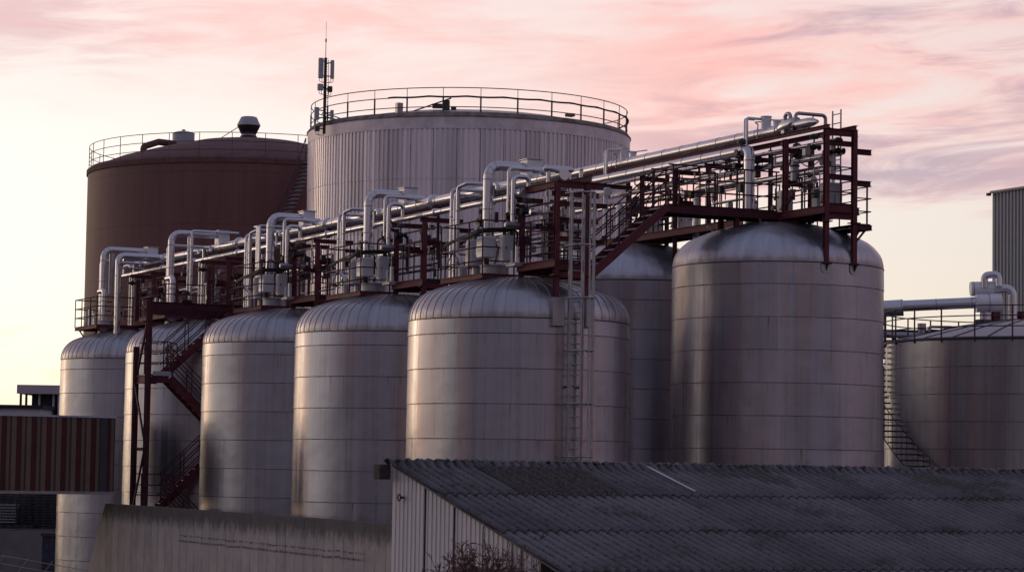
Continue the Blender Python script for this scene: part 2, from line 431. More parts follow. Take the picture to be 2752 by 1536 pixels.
def concrete_mat():
    m, g, setp = new_mat('board_concrete')
    o = g.obj(); x, y, z = g.sep(o)          # y along the wall, z up (top at 0)
    n = g.noise(o, 1.3, 6, .65); sp = g.noise(o, 24., 4, .7)
    bd = g.m('DIVIDE', y, .74); bf = g.m('FRACT', bd); bt = g.white(g.comb(g.m('FLOOR', bd), 2., 1.))
    k = g.m('ADD', g.rng(n, .3, .7, .82, 1.16), g.rng(bt, 0, 1, -.10, .10))
    c = g.mix(1., (.46, .415, .40), g.comb(k, k, k), 'MULTIPLY')
    e = g.m('SUBTRACT', 1., g.ss(g.m('MINIMUM', bf, g.m('SUBTRACT', 1., bf)), .012, .045))
    wob = g.noise(g.comb(0., g.m('MULTIPLY', y, 1.), z), 2., 3)
    c = g.mix(g.m('MULTIPLY', g.m('MULTIPLY', e, g.rng(wob, .35, .6, .35, 1.)), .75), c, (.08, .065, .07))
    # moss and soot running from the coping
    run = g.noise(g.comb(0., g.m('MULTIPLY', y, 3.), g.m('MULTIPLY', z, 1.6)), 1., 6, .7)
    low = g.m('SUBTRACT', g.m('MULTIPLY', run, -1.0), .02)
    f = g.ss(z, g.m('ADD', low, -.22), g.m('ADD', low, .30))
    c = g.mix(g.m('MULTIPLY', f, .78), c, g.mix(g.ss(sp, .4, .6), (.060, .055, .048), (.030, .028, .026)))
    # old conduit scar
    tl = g.m('ADD', z, g.m('ADD', 1.02, g.m('ADD', g.m('MULTIPLY', g.m('SUBTRACT', g.noise(g.comb(0., y, 0.), .8, 4), .5), .12), g.m('MULTIPLY', g.m('SUBTRACT', g.noise(g.comb(3., y, 0.), 5., 4, .7), .5), .07))))
    ln = g.m('SUBTRACT', 1., g.ss(g.m('ABSOLUTE', tl), .015, .05))
    ln2 = g.m('SUBTRACT', 1., g.ss(g.m('ABSOLUTE', g.m('ADD', tl, -.17)), .01, .04))
    br = g.ss(g.noise(g.comb(0., g.m('MULTIPLY', y, 2.), g.m('MULTIPLY', z, 3.)), 1.6, 5, .7), .42, .55)
    seg = g.m('MULTIPLY', g.ss(y, -11.5, -10.5), g.ss(y, 4.8, 4.2))
    c = g.mix(g.m('MULTIPLY', g.m('MULTIPLY', g.m('MAXIMUM', g.m('MULTIPLY', ln, g.rng(br, 0, 1, .45, 1.)), g.m('MAXIMUM', g.m('MULTIPLY', ln2, br), g.m('MULTIPLY', g.m('MULTIPLY', g.ss(g.noise(g.comb(0., y, z), 3.2, 5, .75), .55, .66), .8), g.m('MULTIPLY', g.ss(tl, -.02, .03), g.ss(tl, .19, .14))))), seg), .75), c, (.045, .035, .04))
    setp(Base_Color=c, Roughness=.92, Normal=g.bump(g.m('ADD', sp, g.m('MULTIPLY', e, -.6)), .4, .02))
    return m
def gable_mat():
    m, g, setp = new_mat('white_profiled_sheet')
    o = g.obj(); x, y, z = g.sep(o)
    st = g.noise(g.comb(x, g.m('MULTIPLY', y, 3.), g.m('MULTIPLY', z, .3)), 2., 5, .6)
    c = g.mix(g.ss(st, .35, .75), (.66, .63, .66), (.52, .49, .51))
    rust = g.m('MULTIPLY', g.ss(g.noise(g.comb(0., g.m('MULTIPLY', y, 6.), g.m('MULTIPLY', z, .6)), 1., 5, .7), .45, .62), g.ss(y, -4.2, -4.8))
    c = g.mix(g.m('MULTIPLY', rust, .8), c, (.09, .045, .035))
    setp(Base_Color=c, Roughness=.6, Specular_IOR_Level=.25)
    return m
def stripes_mat():
    m, g, setp = new_mat('striped_cladding')
    x, y, z = g.sep(g.obj())
    f = g.m('FRACT', g.m('DIVIDE', x, .523))
    c = g.ramp(f, [(0, (.085, .016, .020)), (.37, (.19, .132, .095)), (.57, (.065, .032, .036)), (.69, (.23, .152, .10))], 'CONSTANT')
    c = g.mix(g.m('MULTIPLY', g.m('GREATER_THAN', x, 3.50), g.m('LESS_THAN', x, 3.72)), c, (.075, .07, .08))
    n = g.noise(g.obj(), 1.5, 5, .6); k = g.rng(n, .3, .7, .85, 1.15)
    setp(Base_Color=g.mix(1., c, g.comb(k, k, k), 'MULTIPLY'), Roughness=.55)
    return m
M['brown'] = brown_mat(); M['corr'] = corr_mat(); M['roof'] = roof_mat(); M['moss'] = moss_mat(); M['concrete'] = concrete_mat()
M['gable'] = gable_mat(); M['stripes'] = stripes_mat()
simple('brown_roof', (.165, .078, .074), .85, 0., .3, 1.5, .3, spots=((.06, .03, .03), 3.))
simple('rim_steel', (.86, .76, .78), .5, .3, .2, 2.)
simple('rim_dirty', (.26, .22, .19), .85, 0., .45, 3.)
simple('grey_profiled', (.36, .37, .38), .6, .05, .1, .6)

# ------------------------------------------------------------------ world: low-sun sky, bright in front (west), dim behind the camera
SUN_AZ, SUN_EL = math.radians(-46), math.radians(5)      # azimuth from +Y, to the left
wd = bpy.data.worlds.new('World'); bpy.context.scene.world = wd; wd.use_nodes = True
g = G(wd.node_tree); wd.node_tree.nodes.clear()
out = g.n.new('ShaderNodeOutputWorld'); bg = g.n.new('ShaderNodeBackground'); g.l.new(bg.outputs[0], out.inputs[0])
dx, dy, dz = g.sep(g.n.new('ShaderNodeTexCoord').outputs['Generated'])
az = g.m('ARCTAN2', dx, dy); el = g.m('ARCSINE', g.m('MAXIMUM', -1., g.m('MINIMUM', 1., dz)))
def gauss(x, c, w):
    t = g.m('DIVIDE', g.m('SUBTRACT', x, c), w)
    return g.m('EXPONENT', g.m('MULTIPLY', g.m('MULTIPLY', t, t), -1.))
lq = g.m('DIVIDE', g.m('ADD', az, .70), 1.20)
lobe = g.m('EXPONENT', g.m('MULTIPLY', g.m('POWER', g.m('ABSOLUTE', lq), 6.), -1.))
west = g.ramp(el, [(0, (.98, .80, .58)), (.04, (.98, .86, .71)), (.08, (.97, .87, .77)), (.12, (.98, .87, .82)), (.19, (.97, .79, .76)), (.33, (.46, .36, .42)), (.7, (.22, .22, .31)), (1., (.16, .18, .27))])
east = g.ramp(el, [(0, (.066, .054, .066)), (.06, (.142, .112, .142)), (.18, (.195, .158, .205)), (.4, (.20, .195, .285)), (1., (.19, .205, .32))])
lil = g.ramp(el, [(0, (.16, .115, .14)), (.06, (.34, .25, .305)), (.25, (.38, .29, .36)), (.7, (.24, .235, .34)), (1., (.19, .205, .32))])
east = g.mix(gauss(az, 1.65, .75), east, lil)
ring = g.comb(g.m('MULTIPLY', dx, 3.2), g.m('MULTIPLY', dy, 3.2), g.m('MULTIPLY', el, 2.2))
e1 = g.noise(ring, 1.3, 4, .6); e2 = g.noise(ring, 3.4, 3, .55)
ek = g.m('MULTIPLY', g.rng(e1, .32, .68, .60, 1.30), g.rng(e2, .3, .7, .80, 1.2))
east = g.mix(1., east, g.comb(ek, ek, ek), 'MULTIPLY')
east = g.mix(g.m('MULTIPLY', g.ss(e1, .50, .66), g.m('MULTIPLY', g.ss(el, .5, .25), .40)), east, (.29, .205, .225))
sky = g.mix(lobe, east, west)
glow = g.m('MULTIPLY', gauss(az, -.27, .18), gauss(el, .06, .075))
sky = g.mix(1., sky, g.mix(1., (.30, .25, .20), g.comb(glow, glow, glow), 'MULTIPLY'), 'ADD')
# high streaky clouds
tilt = g.m('SUBTRACT', el, g.m('MULTIPLY', az, .05))
cv1 = g.comb(g.m('MULTIPLY', az, 6.5), g.m('MULTIPLY', tilt, 30.), 1.7)
n1 = g.noise(cv1, 1., 6, .56, .55)
cv2 = g.comb(g.m('MULTIPLY', az, 13.), g.m('MULTIPLY', tilt, 75.), 4.2)
n2 = g.noise(cv2, .95, 5, .6, .75)
cv3 = g.comb(g.m('MULTIPLY', az, 4.), g.m('MULTIPLY', tilt, 16.), 8.3)
n3 = g.noise(cv3, 1., 4, .5, .3)
right = g.ss(az, -.05, .10)
left = g.ss(az, -.09, -.20)
edge = g.m('ADD', el, g.m('ADD', g.m('MULTIPLY', g.m('SUBTRACT', n1, .5), .040), g.m('MULTIPLY', g.m('SUBTRACT', n2, .5), .012)))
bank = g.m('MULTIPLY', g.ss(edge, .098, .116), right)
upper = g.ss(edge, .125, .175)
area = g.m('MAXIMUM', bank, g.m('MULTIPLY', upper, .66))
wisps = g.ss(g.m('ADD', g.m('MULTIPLY', n1, .55), g.m('MULTIPLY', n2, .45)), .40, .60)
vis = g.m('MULTIPLY', gauss(az, -.05, .45), g.ss(el, .42, .20))
area = g.m('MULTIPLY', area, vis)
sky = g.mix(g.m('MULTIPLY', g.m('MULTIPLY', area, g.rng(wisps, 0, 1, .10, 1.)), .95), sky, (.99, .48, .44))
g1 = g.ss(g.m('ADD', g.m('MULTIPLY', n3, .5), g.m('MULTIPLY', n2, .5)), .475, .60)
garea = g.m('MAXIMUM', g.m('MULTIPLY', bank, g.rng(g.ss(az, .0, .16), 0, 1, .40, 1.)), g.m('MULTIPLY', g.m('MULTIPLY', left, g.ss(el, .13, .155)), .38))
sky = g.mix(g.m('MULTIPLY', g.m('MULTIPLY', g1, vis), garea), sky, (.47, .36, .45))
low = g.m('MULTIPLY', g.m('MULTIPLY', g.ss(n2, .52, .68), gauss(el, .035, .022)), g.ss(az, -.05, -.16))
sky = g.mix(g.m('MULTIPLY', low, .7), sky, (.98, .60, .36))
ground_f = g.ss(el, -.004, -.03)
sky = g.mix(ground_f, sky, (.05, .045, .05))
nish = g.n.new('ShaderNodeTexSky'); nish.sky_type = 'NISHITA'; nish.sun_disc = False
nish.sun_elevation = SUN_EL; nish.sun_rotation = SUN_AZ; nish.altitude = 100
addn = g.mix(1., sky, g.mix(1., nish.outputs[0], (.012, .012, .012), 'MULTIPLY'), 'ADD')
g.l.new(addn, bg.inputs[0]); bg.inputs[1].default_value = 1.0

sd = bpy.data.lights.new('sun', 'SUN'); sd.energy = .09; sd.angle = math.radians(9); sd.color = (1., .72, .47)
so = bpy.data.objects.new('sun', sd); C.objects.link(so)
sv = Vector((math.sin(SUN_AZ)*math.cos(SUN_EL), math.cos(SUN_AZ)*math.cos(SUN_EL), math.sin(SUN_EL)))
so.rotation_euler = sv.to_track_quat('Z', 'Y').to_euler(); so.location = (-60, 60, 40)

# ------------------------------------------------------------------ camera
cd = bpy.data.cameras.new('camera'); cam = bpy.data.objects.new('camera', cd); C.objects.link(cam)
CP, CR = .0707, .0159
fw = Vector((0, math.cos(CP), math.sin(CP))); up0 = Vector((0, -math.sin(CP), math.cos(CP))); x0 = Vector((1, 0, 0))
rt = x0*math.cos(CR) + up0*math.sin(CR); up = up0*math.cos(CR) - x0*math.sin(CR)
cam.matrix_world = Matrix(((rt.x, up.x, -fw.x, 0), (rt.y, up.y, -fw.y, 0), (rt.z, up.z, -fw.z, 6.0), (0, 0, 0, 1)))
cd.sensor_width = 36; cd.lens = 6785.37/2752*36; cd.clip_end = 4000; cd.clip_start = .5
sc = bpy.context.scene; sc.camera = cam
sc.view_settings.view_transform = 'Standard'; sc.view_settings.look = 'None'; sc.view_settings.exposure = 0; sc.view_settings.gamma = 1

# ------------------------------------------------------------------ ground
gm = MB(); gm.add([(-1500, -200, 0), (1500, -200, 0), (1500, 2500, 0), (-1500, 2500, 0)], [(0, 1, 2, 3)])
gm.build('ground', M['yard_ground'], None, kind='structure', world=True)

# ------------------------------------------------------------------ domed tanks
D = 8.8509
FR_PROF = [(3.10, 0), (3.10, .12), (3.07, .26), (3.03, .37), (2.96, .50), (2.88, .60), (2.78, .70), (2.62, .80), (2.4, .89), (2.2, .955), (1.9, 1.04), (1.6, 1.12), (1.3, 1.19), (1.0, 1.24), (.6, 1.30), (.3, 1.33), (.01, 1.34)]
TL_PROF = [(3.145, 0), (3.14, .12), (3.1, .30), (3.05, .42), (2.96, .54), (2.85, .66), (2.7, .78), (2.5, .885), (2.2, 1.01), (1.9, 1.115), (1.55, 1.22), (1.1, 1.33), (.7, 1.39), (.3, 1.43), (.01, 1.44)]
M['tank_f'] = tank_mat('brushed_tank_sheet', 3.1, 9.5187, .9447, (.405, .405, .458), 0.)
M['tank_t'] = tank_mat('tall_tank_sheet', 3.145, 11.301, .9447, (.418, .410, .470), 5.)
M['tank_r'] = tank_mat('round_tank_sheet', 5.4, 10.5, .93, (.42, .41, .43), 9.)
M['dome_f'] = dome_mat('gored_dome_sheet', (.50, .47, .49), 60, 1., 9.94, .12)
M['dome_t'] = dome_mat('smooth_dome_sheet', (.52, .50, .54), 40, 4., 11.94, .22)
def shell_prof(R, ztop, zb, h=.9447):
    """each course laps a little over the one below it"""
    zs = [ztop] + [zb-h*k for k in range(int(zb/h)+1)] + [0]; p = []
    for a, b in zip(zs, zs[1:]):
        if a-b > .05: p += [(R, a), (R+.011, b)]
    return p[::-1]
def dome_z(r, prof, z):
    for (r0, z0), (r1, z1) in zip(prof, prof[1:]):
        if r1 <= r <= r0: return z + z0 + (z1-z0)*(r0-r)/max(1e-6, r0-r1)
    return z
TN = ['the caged-ladder tank', 'the tank beside the caged-ladder one', 'the middle front tank', 'the tank behind the stair tower', 'the tank beyond the stair tower']
LABT = ['domed steel tank with a caged ladder up its front', 'domed steel tank standing next to the one with the caged ladder',
        'domed steel tank in the middle of the five in front', 'domed steel tank behind the red stair tower', 'smallest-looking domed steel tank, beyond the red stair tower and striped building']
for i in range(5):
    u = D*i
    t = thing('storage_tank', u, 0, 0, LABT[i], 'tank', 'front row of domed tanks')
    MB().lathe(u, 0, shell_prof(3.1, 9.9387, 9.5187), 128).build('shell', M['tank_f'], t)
    MB().lathe(u, 0, [(r, 9.9387+z) for r, z in FR_PROF], 120).build('dome', M['dome_f'], t)
    MB().lathe(u, 0, [(3.10, 9.925), (3.114, 9.928), (3.114, 9.952), (3.10, 9.956)], 96).build('seam_ring', M['dark_steel'], t)
    rb = MB()
    for k in range(60):
        a = 2*pi*(k+.5)/60; p0 = None
        for r, z in FR_PROF[:-3]:
            p = (u + (r+.004)*math.cos(a), (r+.004)*math.sin(a), 9.9387+z+.006)
            if p0: rb.bar(p0, p, .012, .016, (math.cos(a), math.sin(a), .6))
            p0 = p
    rb.build('dome_rib', M['clad_dull'], t)
    nv = -.6 if i < 3 else -1.2; nw = .4
    n = MB().lathe(u+nw, nv, [(.39, 10.7), (.39, 11.52), (.42, 11.53), (.42, 11.57), (.3, 11.6), (.01, 11.62)], 28).build('nozzle', M['nozzle_steel'], t)
    MB().lathe(u+nw, nv, [(.395, 11.2), (.41, 11.2), (.41, 11.23), (.395, 11.23)], 28).build('flange', M['galv'], n)
    if i == 0:
        for (bu, bv, w) in ((-3.1, -.38, .36), (-3.04, .56, .2)):
            MB().bbox(bu-.14, bu+.2, bv-w/2, bv+w/2, 9.72, 10.5, .02).build('column_bracket', M['clad_dull'], t)
TU = .868; TV = 8.981
TU2 = TU + D
for k, (u, lab) in enumerate(((TU, 'tallest domed steel tank, under the open end of the tall pipe rack'), (TU2, 'tall domed tank half hidden behind the caged-ladder tank'))):
    t = thing('storage_tank', u, TV, 0, lab, 'tank', 'rear row of tall domed tanks')
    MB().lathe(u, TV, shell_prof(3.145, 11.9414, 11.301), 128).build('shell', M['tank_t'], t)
    MB().lathe(u, TV, [(r, 11.9414+z) for r, z in TL_PROF], 120).build('dome', M['dome_t'], t)
    MB().lathe(u, TV, [(3.145, 11.925), (3.16, 11.93), (3.16, 11.953), (3.145, 11.958)], 96).build('seam_ring', M['dark_steel'], t)
    if k == 0:
        for (bu, bv) in ((-2.27, 8.68), (-2.2, 9.66)):
            MB().bbox(bu-.1, bu+.2, bv-.14, bv+.14, 11.90, 11.96, .01).build('column_foot', M['red_dark'], t)
            d_ = Vector((bu-TU, bv-TV, 0)).normalized(); e_ = Vector((-d_.y, d_.x, 0)); c0 = Vector((TU, TV, 0))+d_*3.15
            q_ = [c0+e_*a+d_*o+Vector((0, 0, z)) for o in (0, .02) for a, z in ((-.17, 11.9), (.17, 11.9), (.17, 11.72), (.09, 11.64), (-.09, 11.64), (-.17, 11.72))]
            MB().add([tuple(q) for q in q_], [tuple(range(6)), tuple(range(11, 5, -1))] + [(i_, (i_+1) % 6, 6+(i_+1) % 6, 6+i_) for i_ in range(6)]).build('bracket_plate', M['clad_dull'], t)
            q_ = [c0+e_*a+d_*o+Vector((0, 0, z)) for a in (-.012, .012) for o, z in ((.0, 11.9), (.14, 11.9), (.0, 11.68))]
            MB().add([tuple(q) for q in q_], [(0, 1, 2), (5, 4, 3), (0, 3, 4, 1), (1, 4, 5, 2), (2, 5, 3, 0)]).build('bracket_rib', M['dark_steel'], t)

# ------------------------------------------------------------------ generic fittings
def pipe(name, lab, path, r, mat='clad', R=.2, group=None, rings=(), k=5, cat='pipe', n=12):
    """one pipe run; rings = fractions along it that carry a jointing band"""
    pts = fillet(path, R, k)
    if not rings:
        o = MB().tube(pts, r, n).build(name, M[mat]); return tag(o, lab, cat, group)
    a = path[0]
    t = thing(name, a[0], a[1], min(p[2] for p in path), lab, cat, group)
    MB().tube(pts, r, n).build('pipe', M[mat], t)
    P = [Vector(p) for p in pts]; L = [0]
    for x, y in zip(P, P[1:]): L.append(L[-1]+(y-x).length)
    for f in rings:
        d = f*L[-1] if f <= 1 else f
        for j in range(len(P)-1):
            if L[j] <= d <= L[j+1]:
                q = P[j].lerp(P[j+1], (d-L[j])/max(1e-6, L[j+1]-L[j])); dr = (P[j+1]-P[j]).normalized()
                MB().tube([q-dr*.018, q+dr*.018], r+.009, n).build('joint_band', M['clad_dull'], t); break
    return t
def rails(mb, path, hs, z, post=None, r=.021, pr=.022, top=None):
    for h in hs: mb.tube([(p[0], p[1], z+h) for p in path], r, 6)
    for p in (post or path): mb.tube([(p[0], p[1], z), (p[0], p[1], z+max(hs))], pr, 6)
def valve(u, v, z, lab, s=1., wheel=True, mat='dark_steel', group='dark control valves on the racks'):
    t = thing('control_valve', u, v, z-.2*s, lab, 'valve', group)
    b = MB().ball((u, v, z), .085*s, 8)
    b.axcyl((u, v-.16*s, z), (u, v+.16*s, z), .045*s); 
    for e in (-.17, .14): b.axcyl((u, v+e*s, z), (u, v+(e+.03)*s, z), .085*s)
    b.build('body', M[mat], t)
    a = MB().cyl(u, v, z+.06*s, z+.2*s, .022*s, 8)
    a.lathe(u, v, [(.01, z+.2*s), (.11*s, z+.21*s), (.12*s, z+.26*s), (.11*s, z+.30*s), (.05*s, z+.34*s), (.01, z+.35*s)], 14)
    a.build('actuator', M['rack_steel'], t)
    if wheel:
        w = MB(); c = (u-.12*s, v-.02, z+.12*s)
        w.tube([(c[0], c[1]+.1*s*math.cos(2*pi*j/12), c[2]+.1*s*math.sin(2*pi*j/12)) for j in range(12)], .012, 5, closed=True)
        w.bar((c[0], c[1]-.1*s, c[2]), (c[0], c[1]+.1*s, c[2]), .012); w.bar((c[0], c[1], c[2]-.1*s), (c[0], c[1], c[2]+.1*s), .012)
        w.axcyl(c, (u, v, z+.08*s), .012)
        w.build('handwheel', M['dark_steel'], t)
    return t
def cabinet(u, v, z0, du, dv, dz, lab, mat='cabinet', group='cabinets on the racks'):
    t = thing('control_cabinet', u, v, z0, lab, 'cabinet', group)
    MB().bbox(u-du/2, u+du/2, v-dv/2, v+dv/2, z0, z0+dz, .015).build('housing', M[mat], t)
    d = MB().bbox(u-du/2-.02, u-du/2-.003, v-dv/2+.03, v+dv/2-.03, z0+.04, z0+dz-.04, .004).build('door', M[mat], t)
    MB().cbox((u-du/2-.03, v-dv/2+.07, z0+dz*.5), (.02, .02, .09)).build('handle', M['dark_steel'], d)
    MB().bbox(u-du/2+.02, u+du/2-.02, v-dv/2-.017, v-dv/2-.003, z0+.04, z0+dz-.04, .004).build('side_panel', M[mat], t)
    return t

# ------------------------------------------------------------------ service platforms and rack bays on the front row
for i in range(5):
    u = D*i; lo = i < 3
    vn = -1.42 if lo else -1.95
    zd = 11.26 if lo else 11.36
    ua, ub = u-.55, u+(2.25 if lo else 2.55)
    t = thing('service_platform', u+.8, vn+.5, zd-.2, 'red railed service platform on top of ' + TN[i], 'platform', 'tank top platforms')
    d = MB()
    d.box(u+.92, ub-.02, vn+.05, -.42, zd-.03, zd); d.box(ua+.02, u-.1, vn+.05, -.42, zd-.03, zd); d.box(u-.1, u+.92, vn+.05, (-1.06 if lo else -1.68), zd-.03, zd)
    if not lo: d.box(u-.1, u+.92, -.72, -.42, zd-.03, zd)
    d.build('deck', M['grating'], t)
    e = MB().ibeam((ua, vn, zd-.07), (ub, vn, zd-.07), .07, .15); e.ibeam((ua, vn, zd-.068), (ua, -.3, zd-.068), .07, .15); e.ibeam((ub, vn, zd-.066), (ub, -.3, zd-.066), .07, .15)
    e.build('edge_beam', M['red_paint'], t)
    r = MB()
    path = [(ub, -.4), (ub, vn), (ua, vn), (ua, -.4)]
    posts = [(ub, vn), (ub-.95, vn), (ua, vn), (ua+.9, vn), (ua, -.45)]
    rails(r, path, (.36, .74, 1.48) if lo else (.37, .74, 1.12), zd, posts)
    r.build('railing', M['red_dark'], t)
    s = MB()
    for q in (ua+.3, ub-.5):
        zz = dome_z(min(3.05, math.hypot(q-u, vn+.35)), FR_PROF, 9.9387)
        s.bar((q, vn+.05, zd-.14), (q, vn+.4, zz-.02), .05); s.bar((q, vn+.8, zd-.14), (q, vn+.4, zz-.02), .05)
    s.build('brace', M['red_dark'], t)
    # rack bay
    va, vb = -.36, .55; wa, wb = u-2.98, u-.83
    zt = 13.62 if i == 0 else 13.26
    t = thing('pipe_rack', u-1.9, .1, 11.0, 'red steel rack bay carrying the pipes over ' + TN[i], 'pipe rack', 'red rack bays')
    for (cu, cv) in ((wa, va), (wa, vb), (wb, va), (wb, vb)):
        zb = 10.46 if (i == 0 and cu == wa) else dome_z(min(3.08, math.hypot(cu-u, cv)), FR_PROF, 9.9387)-.03
        c = MB().ibeam((cu, cv, zb), (cu, cv, zt if cu == wa else 13.2), .13, .13, (1, 0, 0))
        c.box(cu-.13, cu+.13, cv-.13, cv+.13, 11.1, 11.13)
        c.build('column', M['red_paint'], t)
    b = MB()
    for v in (va, vb):
        b.ibeam((wa-.1, v-.09*(1 if v == va else -1), 11.43), (wb+.1, v-.09*(1 if v == va else -1), 11.43), .09, .20)
    b.ibeam((wa, va+.08, 11.36), (wa, vb-.08, 11.36), .09, .2); b.ibeam((wb, va+.08, 11.36), (wb, vb-.08, 11.36), .09, .2)
    b.build('deck_beam', M['red_paint'], t)
    MB().box(wa+.06, wb-.06, va-.03, vb+.03, 11.535, 11.56).build('deck', M['grating'], t)
    b = MB()
    b.ibeam((wa-.25, .55, 13.76), (u+2.9, .55, 13.76), .09, .16)
    b.build('pipe_beam', M['red_dark'], t)
    b = MB()
    for cu in (wa, wb):
        b.ibeam((cu+.09, va-.12, 13.33), (cu+.09, .95, 13.33), .1, .14)
        b.ibeam((cu+.09, va, 12.62), (cu+.09, .95, 12.62), .1, .14)
    b.build('cross_beam', M['red_paint'], t)
    b = MB()
    for (cu, v0, v1, z) in ((wa, va-.08, va-.5, 12.34), (wa, vb+.08, vb+.62, 13.05), (wa, vb+.08, vb+.55, 12.06), (wb, vb+.08, vb+.5, 12.9)):
        b.ibeam((cu, v0, z), (cu, v1, z), .12, .12)
    b.build('stub_arm', M['red_dark'], t)
    r = MB()
    for v in (va-.03, vb+.1): rails(r, [(wa, v), (wb, v)], (.38, .75, 1.12), 11.55, [(wa+.7, v), (wb-.6, v)], .018)
    rails(r, [(wa, va), (wa, vb)], (.38, .75, 1.12), 11.55, [(wa, .1)], .018)
    r.build('railing', M['red_dark'], t)
    if i == 0:
        b = MB().ibeam((wa, va-.02, 13.58), (wa, vb+.5, 13.58), .12, .18); b.ibeam((wa+.1, va, 13.579), (wb+.0, va, 13.579), .12, .18)
        b.ibeam((wa, va+.08, 13.05), (wa, vb, 13.05), .1, .13); b.ibeam((wa, va+.08, 12.1), (wa, vb-.08, 12.1), .1, .13)
        b.build('portal_beam', M['red_paint'], t)
# ------------------------------------------------------------------ long pipe runs over the front row
def run(name, lab, v, z, r, u0, u1, mat='clad', step=1.4, band=.008, n=14, collars=()):
    t = thing(name, (u0+u1)/2, v, z-r, lab, 'pipe', 'long pipe runs')
    MB().tube([(u0, v, z), (u1, v, z)], r, n).build('pipe', M[mat], t)
    k = int((u1-u0)/step)
    bb = MB()
    for j in range(1, k):
        q = u0 + j*(u1-u0)/k
        bb.tube([(q-.014, v, z), (q+.014, v, z)], r+band, n)
    bb.build('joint_band', M['clad_dull'], t)
    for q in collars:
        MB().tube([(q-.09, v, z), (q-.05, v, z), (q+.05, v, z), (q+.09, v, z)], [r, r*1.45, r*1.45, r], n).build('collar', M[mat], t)
    return t
run('main_pipe', 'fat shiny pipe run along the tops of the five front tanks, upper of two', .50, 14.02, .16, -1.7, 36.6, collars=[D*i-1.7 for i in range(1, 5)])
run('main_pipe', 'fat pipe running close behind the uppermost pipe over the front tanks', .90, 13.97, .12, -.6, 36.2)
run('main_pipe', 'slimmer shiny pipe just below the upper run over the front tanks', 0, 13.56, .09, -.4, 38.3, collars=[D*i-2.95 for i in range(1, 5)] + [D*i+1.9 for i in range(4)])
run('main_pipe', 'pinkish pipe run low behind the rack columns of the front tanks', .92, 12.74, .085, 1.2, 37)
run('main_pipe', 'thin dark pipe lowest behind the front rack columns', .80, 12.55, .05, 1., 37, 'clad_dull')

